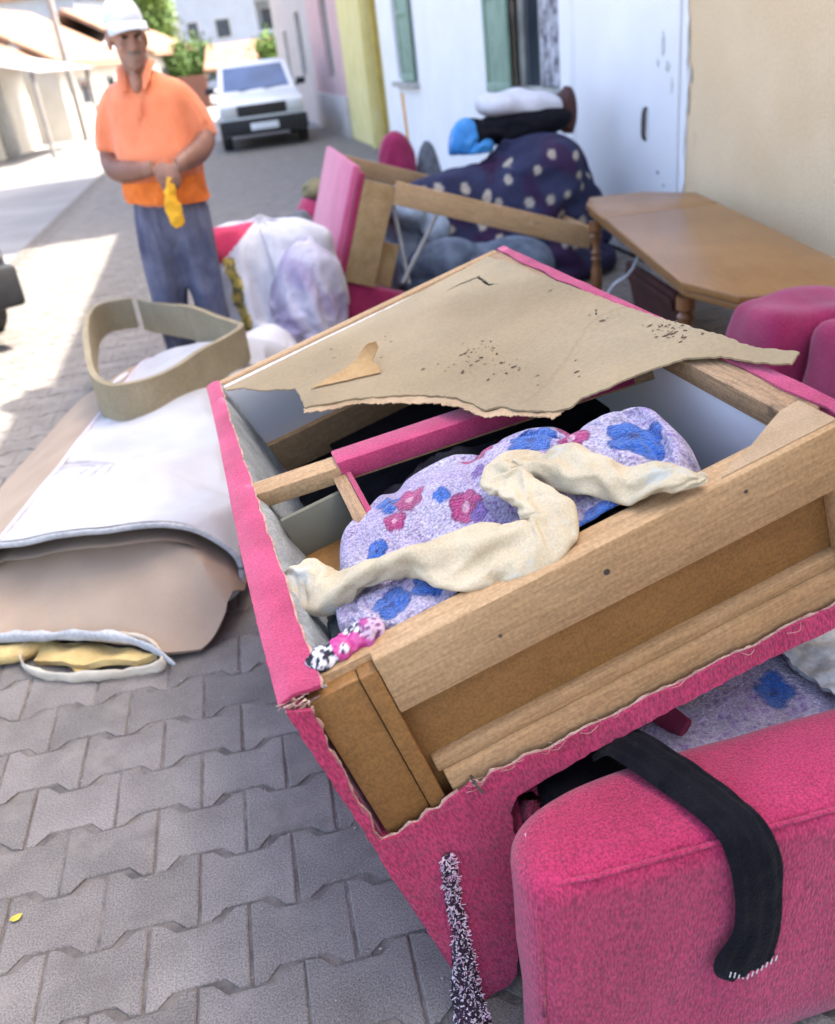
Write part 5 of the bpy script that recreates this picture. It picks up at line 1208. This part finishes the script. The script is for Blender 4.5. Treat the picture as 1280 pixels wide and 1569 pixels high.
# ---- tan foam strip bent into a loop on the mattress
fm = empty('foam_strip', (-1.1, 4.0, .30), 0, 'tan foam strip standing on edge in a triangular loop on the mattress', 'foam')
fp = [(-.26, .86, .00), (.06, .42, .0), (.38, -.02, .0), (.42, -.10, .0), (.40, -.20, .0), (.28, -.42, -.01), (.16, -.60, -.02), (.06, -.68, -.02), (-.04, -.66, -.02), (-.14, -.50, -.01), (-.30, .0, .0), (-.42, .45, .0), (-.49, .78, .0), (-.46, .90, .0), (-.32, .93, .0)]
fp = catmull(fp, 160); bm = bmesh.new(); rings = []
for i, p in enumerate(fp):
    a, b = Vector(fp[max(0, i - 1)]), Vector(fp[min(159, i + 1)]); t = (b - a).normalized(); s_ = Vector((t.y, -t.x, 0)).normalized() * .013
    c = Vector(p); h = .165 + .01 * noise.noise(c * 4); lean = Vector((0, 0, 0))
    z0 = .012 - .05 * ss(.25, .9, c.y)
    rings.append([bm.verts.new(q) for q in (c - s_ + Vector((0, 0, z0)), c + s_ + Vector((0, 0, z0)), c + s_ * 1.0 + Vector((0, 0, z0 + h)), c - s_ * 1.0 + Vector((0, 0, z0 + h)))])
for i in range(159):
    for k in range(4): bm.faces.new((rings[i][k], rings[i][(k + 1) % 4], rings[i + 1][(k + 1) % 4], rings[i + 1][k]))
bm.faces.new(rings[0][::-1]); bm.faces.new(rings[-1])
me = bm_mesh(bm); smooth_angle(me, 50); obj('strip', me, FOAM, fm)

# ---- cars
def make_car(name, loc, rz, paint, label, H=1.5):
    e = empty(name, loc, rz, label, 'car'); W = .80
    # local: front at y=0 looking to -y, tail at y=4.1
    side = [(0, .30), (-.02, .55), (.02, .80), (.12, .86), (1.15, .98), (2.2, .98), (4.0, .96), (4.08, .80), (4.1, .5), (4.06, .30), (3.6, .24), (.5, .24)]
    b = prism('body', [(-W, y, z) for y, z in side], (2 * W, 0, 0), paint, e, bev=.045, seg=3)
    k = .13
    roofp = [((-W + .04, 1.10, .965), (W - .04, 1.10, .965), (W - .04, 3.98, .965), (-W + .04, 3.98, .965)), ((-W + k, 1.72, H - .05), (W - k, 1.72, H - .05), (W - k, 3.72, H - .04), (-W + k, 3.72, H - .04)), ((-W + k + .1, 1.95, H), (W - k - .1, 1.95, H), (W - k - .1, 3.6, H), (-W + k + .1, 3.6, H))]
    V = [p for r_ in roofp for p in r_]; F = [(8, 9, 10, 11), (0, 3, 2, 1)]
    for l in range(2):
        for i in range(4): F.append((l * 4 + i, l * 4 + (i + 1) % 4, l * 4 + 4 + (i + 1) % 4, l * 4 + 4 + i))
    cab = obj('cabin', mesh(V, F), paint, e)
    def pane(nm, q, off):
        P_ = [Vector(p) for p in q]; n_ = (P_[1] - P_[0]).cross(P_[3] - P_[0]).normalized()
        if n_.dot(Vector(off)) < 0: n_ = -n_
        return prism(nm, [p + n_ * .002 for p in P_], tuple(n_ * .006), CARGLASS, e)
    def lerp(a, b, t): return Vector(a).lerp(Vector(b), t)
    A, B_, C_, D_ = roofp[0][0], roofp[0][1], roofp[1][1], roofp[1][0]
    def quad(A, B_, C_, D_, m=.07, mv=.10):
        f_ = lambda s, t: lerp(lerp(A, B_, s), lerp(D_, C_, s), t)
        return [f_(m, mv), f_(1 - m, mv), f_(1 - m, 1 - mv * .7), f_(m, 1 - mv * .7)]
    pane('windscreen', quad(A, B_, C_, D_), (0, -1, .5))
    pane('rear_window', quad(roofp[0][2], roofp[0][3], roofp[1][3], roofp[1][2]), (0, 1, .5))
    for sx, i, j in ((1, 1, 2), (-1, 3, 0)):
        a, b_, c, d = roofp[0][i], roofp[0][j], roofp[1][j], roofp[1][i]
        if sx < 0: a, b_, c, d = b_, a, d, c
        for t0, t1 in ((.10, .36), (.40, .66), (.70, .93)):
            f_ = lambda s, t: lerp(lerp(a, b_, s), lerp(d, c, s), t)
            pane('side_window', [f_(t0, .12), f_(t1, .12), f_(t1, .88), f_(t0 if t0 > .2 else t0 + .02, .88)], (sx, 0, .2))
    box('front_bumper', -W - .02, W + .02, -.12, .10, .30, .56, PLASTIC, e, bev=.03); box('rear_bumper', -W - .02, W + .02, 4.0, 4.2, .30, .54, PLASTIC, e, bev=.03)
    gr = box('grille', -.46, .46, -.035, .02, .60, .79, PLASTIC, e, bev=.01)
    for z in (.64, .69, .74): box('grille_bar', -.44, .44, -.042, -.034, z, z + .012, DARKMET, gr, bev=.002)
    for s in (-1, 1):
        hl = box('headlight', s * .62 - .15, s * .62 + .15, -.04, .03, .60, .79, LENSM, e, bev=.015)
        m_ = box('mirror', s * (W + .10) - .09, s * (W + .10) + .09, 1.28, 1.36, 1.0, 1.12, PLASTIC, e, bev=.02); box('mirror_arm', s * (W + .0) - .04, s * (W + .0) + .06, 1.30, 1.34, .99, 1.03, PLASTIC, m_)
        box('tail_light', s * .68 - .08, s * .68 + .08, 4.07, 4.13, .6, .85, mat('red_lens', (.4, .02, .02), scale=9, rough=.2), e, bev=.01)
        for y in (.72, 3.3):
            w_ = lathe('wheel', [(.20, -.09), (.29, -.095), (.315, -.07), (.32, 0), (.315, .07), (.29, .095), (.20, .09)], RUBBER, e, 28, (s * (W - .06), y, .32), (0, R(90), 0))
            lathe('rim', [(.05, -.075), (.11, -.06), (.19, -.085), (.2, -.08), (.2, .08), (.19, .085), (.11, .06), (.05, .075)], RIM, w_, 24)
    box('number_plate', -.26, .26, -.135, -.121, .36, .48, PLATE, e, bev=.004)
    for s in (-.35, .15): tube('wiper', [(s, 1.13, 1.0, .008, .008), (s + .35, 1.17, 1.03, .006, .006)], PLASTIC, e, seg=6)
    return e
make_car('car', (-1.95, 18.2, -.012), R(8), CARW, 'white car with black bumper parked by the pink house', 1.5)
make_car('car', (-3.06, 5.42, -.03), R(38), CARD2, 'dark car whose front corner shows at the left edge of the photo', 1.45)

# ---- the man
man = empty('person', (-1.075, 4.84, 0), R(-4), 'man in orange polo shirt, pale cap and dark jeans standing beside the sack', 'person')
def loft(bm, rings, seg=28):
    R_ = []
    for (x, y, z, a, b, *rest) in rings:
        sq = rest[0] if rest else 2.0; ring = []
        for k in range(seg):
            an = 2 * math.pi * k / seg; c, s = math.cos(an), math.sin(an)
            q = (abs(c) ** sq + abs(s) ** sq) ** (-1 / sq)
            ring.append(bm.verts.new((x + a * c * q, y + b * s * q, z)))
        R_.append(ring)
    for i in range(len(R_) - 1):
        for k in range(seg): bm.faces.new((R_[i][k], R_[i][(k + 1) % seg], R_[i + 1][(k + 1) % seg], R_[i + 1][k]))
    bm.faces.new(R_[0][::-1]); bm.faces.new(R_[-1])
# skin: head, neck, arms, hands in one surface
bm = bmesh.new()
HS = 1.17; hx, hy, hz0 = -.005, -.045, 1.595                       # head centre
HR = Matrix.Rotation(R(30), 4, 'Z') @ Matrix.Rotation(R(6), 4, 'X')      # turned to the right of the picture and bent down
def H(x, y, z): q = HR @ (Vector((x, y, z)) * HS); return (hx + q.x, hy + q.y, hz0 + q.z)
def hell(c, r, sub=3):
    q = bmesh.ops.create_icosphere(bm, subdivisions=sub, radius=1)
    for v in q['verts']: v.co = Vector(H(c[0] + v.co.x * r[0], c[1] + v.co.y * r[1], c[2] + v.co.z * r[2]))
hell((0, .015, .03), (.078, .098, .095), 4); hell((0, -.025, -.045), (.062, .072, .075)); hell((0, -.055, -.088), (.036, .034, .03)); hell((0, -.09, -.02), (.014, .02, .026)); hell((0, -.103, -.034), (.018, .018, .013))
hell((-.03, -.085, .012), (.026, .014, .010)); hell((.03, -.085, .012), (.026, .014, .010)); hell((-.038, -.068, -.035), (.022, .02, .022)); hell((.038, -.068, -.035), (.022, .02, .022))
hell((0, -.088, -.064), (.028, .012, .007)); hell((0, -.086, -.076), (.024, .012, .008)); hell((-.080, .012, -.015), (.012, .022, .034)); hell((.080, .012, -.015), (.012, .022, .034))
tube_bm(bm, [(-.005, .015, 1.36, .085, .08), (-.005, .0, 1.46, .074, .070), (-.005, -.02, 1.56, .070, .070)], 20, up=Vector((0, 1, 0)))
ell(bm, (0, .0, 1.365), (.12, .07, .05)); ell(bm, (0, -.075, 1.40), (.034, .048, .050), (R(-28), 0, 0))
def arm_pts(P_): tube_bm(bm, catmull(P_, 26), 18, up=Vector((0, 1, 0)))
arm_pts([(-.19, .02, 1.31, .045, .045), (-.255, .03, 1.21, .048, .048), (-.285, .02, 1.09, .052, .052), (-.23, -.06, 1.045, .054, .054), (-.12, -.16, 1.04, .048, .048), (.0, -.225, 1.045, .036, .037), (.04, -.24, 1.05, .031, .036)])
arm_pts([(.19, .02, 1.31, .045, .045), (.255, .03, 1.22, .048, .048), (.285, .01, 1.14, .052, .052), (.262, -.08, 1.09, .053, .053), (.215, -.17, 1.065, .047, .047), (.175, -.225, 1.05, .036, .037), (.16, -.24, 1.05, .031, .036)])
def hand(wr, dirv, palm_n, side):
    d = Vector(dirv).normalized(); n_ = Vector(palm_n).normalized(); s = d.cross(n_).normalized() * side; n_ = s.cross(d).normalized() * (1 if side > 0 else -1)
    w = Vector(wr); c = w + d * .05
    q = bmesh.ops.create_icosphere(bm, subdivisions=3, radius=1)
    for v in q['verts']: v.co = c + d * v.co.x * .052 + s * v.co.y * .042 + n_ * v.co.z * .019
    for k, (off, L_) in enumerate(((-.032, .060), (-.011, .074), (.011, .070), (.031, .056))):
        p0 = c + d * .036 + s * off; p1 = p0 + d * L_ * .42 + n_ * L_ * .10; p2 = p1 + d * L_ * .22 + n_ * L_ * .36; p3 = p2 - d * L_ * .05 + n_ * L_ * .28
        tube_bm(bm, [(*p, r_, r_) for p, r_ in zip((p0, p1, p2, p3), (.0105, .0098, .009, .0075))], 10)
    t0 = c - d * .02 - s * .032; t1 = t0 - s * .022 + d * .028 + n_ * .012; t2 = t1 + d * .030 + s * .006 + n_ * .014
    tube_bm(bm, [(*p, r_, r_) for p, r_ in zip((t0, t1, t2), (.014, .0115, .009))], 10)
hand((.045, -.24, 1.05), (.85, -.25, -.30), (.1, .8, -.6), 1)
hand((.165, -.24, 1.05), (-.55, -.25, -.55), (-.2, .8, -.4), -1)
me = remesh(bm, .0062, 2)
def skinc(co, n):
    c = (.225, .110, .076)
    q = (HR.inverted() @ (co - Vector((hx, hy, hz0)))) / HS
    if co.z > 1.34: c = (.37, .205, .145)  # head painted lighter to offset the shade of the brim
    if co.z > 1.45:
        if q.z < -.066 and q.y < .0 and not (abs(q.x) < .022 and -.085 < q.y and -.072 < q.z): c = mixc(c, (.30, .27, .25), .3)   # grey stubble
        if q.y < -.085 and abs(q.x) < .03 and -.060 < q.z < -.046: c = mixc(c, (.20, .17, .15), .85)    # moustache
        for sx in (-1, 1):
            if math.hypot((q.x - sx * .030) / .017, (q.z - .002) / .0075) < 1 and q.y < -.07: c = (.05, .035, .03)
            if abs(q.x - sx * .030) < .024 and abs(q.z - .022) < .006 and q.y < -.07: c = (.07, .055, .05)
        if q.y > .02 and q.z > -.04: c = (.10, .09, .085)
    if co.z < 1.12: c = mixc(c, (.30, .17, .12), .5) if abs(co.x - .1) < .12 and co.y < -.2 else c
    return c
colour_mesh(me, skinc); body = obj('body', me, SKIN, man, smooth=True)
man.scale = (.90, 1.0, 1.045)
# polo shirt
bm = bmesh.new()
loft(bm, [(.0, .0, .935, .214, .158, 2.3), (0, .0, .96, .220, .166, 2.3), (0, -.01, 1.02, .222, .175, 2.3), (0, -.008, 1.12, .216, .165, 2.4), (0, .0, 1.24, .210, .145, 2.5), (0, .008, 1.34, .208, .125, 2.6), (0, .012, 1.395, .180, .105, 2.4), (0, .012, 1.43, .125, .085, 2.2), (0, .008, 1.455, .085, .075, 2)], 40)
for s in (-1, 1):
    tube_bm(bm, catmull([(s * .13, .015, 1.365, .066, .080), (s * .185, .02, 1.325, .076, .085), (s * .235, .027, 1.255, .078, .080), (s * .262, .028, 1.20, .070, .074), (s * .270, .026, 1.165, .070, .074)], 14), 22, up=Vector((0, 1, 0)))
me = remesh(bm, .020, 3); frm = shrunk(me, .014)
me = settle_mesh(me, [frm], 18, .07, .08, gravity=.6)
me.update(); shirt = obj('polo_shirt', me, ORANGE, man, smooth=True)
lum = bmesh.new()
for s in (-1, 1): tube_bm(lum, catmull([(s * .050, -.128, 1.372, .012, .007), (s * .062, -.105, 1.41, .026, .009), (s * .070, -.070, 1.445, .026, .009), (s * .078, -.02, 1.475, .024, .010), (s * .05, .06, 1.485, .022, .010), (0, .078, 1.485, .02, .010)], 16), 10)
obj('collar', bm_mesh(lum), ORANGE, shirt, smooth=True)
box('placket', -.014, .014, -.158, -.140, 1.26, 1.33, ORANGE, shirt, bev=.003, M=Matrix.Translation((0, 0, 0)))
# orange hi-vis hem
bm = bmesh.new(); V = []; F = []
n_ = 90
for i in range(n_):
    an = 2 * math.pi * i / n_; c, s = math.cos(an), math.sin(an); q = (abs(c) ** 2.3 + abs(s) ** 2.3) ** (-1 / 2.3)
    for j in range(9):
        z = .985 - .013 * j - .022 * c * (j / 8) ; rr = 1.0 + .02 * j / 8 + .03 * math.sin(an * 9 + j * .5) * j / 8
        V.append((.228 * c * q * rr, -.006 + .178 * s * q * rr, z))
for i in range(n_):
    for j in range(8): F.append((i * 9 + j, ((i + 1) % n_) * 9 + j, ((i + 1) % n_) * 9 + j + 1, i * 9 + j + 1))
obj('bright_orange_hem', mesh(V, F), ORANGE2, shirt, smooth=True); bm.free()
# jeans
bm = bmesh.new()
loft(bm, [(0, .015, .76, .185, .125, 2.3), (0, .015, .84, .195, .135, 2.3), (0, .01, .94, .185, .135, 2.3), (0, .01, .99, .175, .13, 2.3)], 36)
for s in (-1, 1):
    tube_bm(bm, catmull([(s * .098, .012, .86, .114, .122), (s * .108, .0, .70, .112, .116), (s * .114, -.012, .50, .100, .10), (s * .118, .0, .33, .090, .092), (s * .12, .015, .14, .084, .088), (s * .122, .0, .05, .088, .10)], 26), 24, up=Vector((0, 1, 0)))
me = remesh(bm, .022, 3); frm = shrunk(me, .014)
me = settle_mesh(me, [frm], 18, .09, .10, gravity=.6)
me.update(); obj('jeans', me, JEANS, man, smooth=True)
for s in (-1, 1):
    sh = fat_cushion('shoe', (s * .125, -.055, .045), (.05, .14, .05), mat('dark_shoe', (.05, .045, .04), (.03, .03, .03), scale=20), man, p=2.6, amp=.003, sub=4)
    box('sole', s * .125 - .048, s * .125 + .048, -.19, .08, .0, .018, PLASTIC, sh, bev=.006)
# cap
bm = bmesh.new(); q = bmesh.ops.create_icosphere(bm, subdivisions=4, radius=1)
for v in q['verts']:
    x, y, z = v.co; z = max(z, -.12); v.co = Vector(H(x * .088 * (1 - .12 * max(z, 0)), .014 + y * .106, .052 + z * .088 - .018 * max(0, y) * max(z, 0) + .012 * max(0, -y) * max(z, 0)))
me = bm_mesh(bm); cap = obj('cap', me, CAPM, man, smooth=True)
V = []; F = []; nb = 24
for i in range(nb + 1):
    a = math.pi * 1.12 + math.pi * .76 * i / nb; c, s = math.cos(a), math.sin(a)
    for k, (r0, dz) in enumerate(((0, 0), (.5, -.004), (1, -.014))):
        ext = r0 * .062 * abs(s) ** .5
        V.append(H(.092 * c, .005 + .108 * s - ext, .050 + dz * 1.6 - .024 * abs(c) ** 2 * (.3 + .7 * r0)))
for i in range(nb):
    for k in range(2): F.append((i * 3 + k, (i + 1) * 3 + k, (i + 1) * 3 + k + 1, i * 3 + k + 1))
brim = obj('brim', mesh(V, F), CAPM, cap, smooth=True); md = brim.modifiers.new('t', 'SOLIDIFY'); md.thickness = .005
# yellow cloth hanging from his hands
yc = empty('yellow_cloth', man.matrix_world @ Vector((0, 0, 0)) if False else Vector((-1.075 + .085, 4.84 - .275, 0)), 0, 'yellow orange cloth hanging from the hands of the man', 'cloth')
tube('cloth_body', [(.01, .0, 1.05, .014, .016), (.0, -.005, 1.0, .022, .018), (-.012, -.01, .945, .034, .02), (-.008, -.01, .885, .040, .02), (.0, -.008, .84, .034, .016), (.004, -.006, .82, .02, .01)], YCLOTH, yc, seg=20, n=40, up=Vector((0, 1, 0)), wrinkle=.012, wfreq=28)
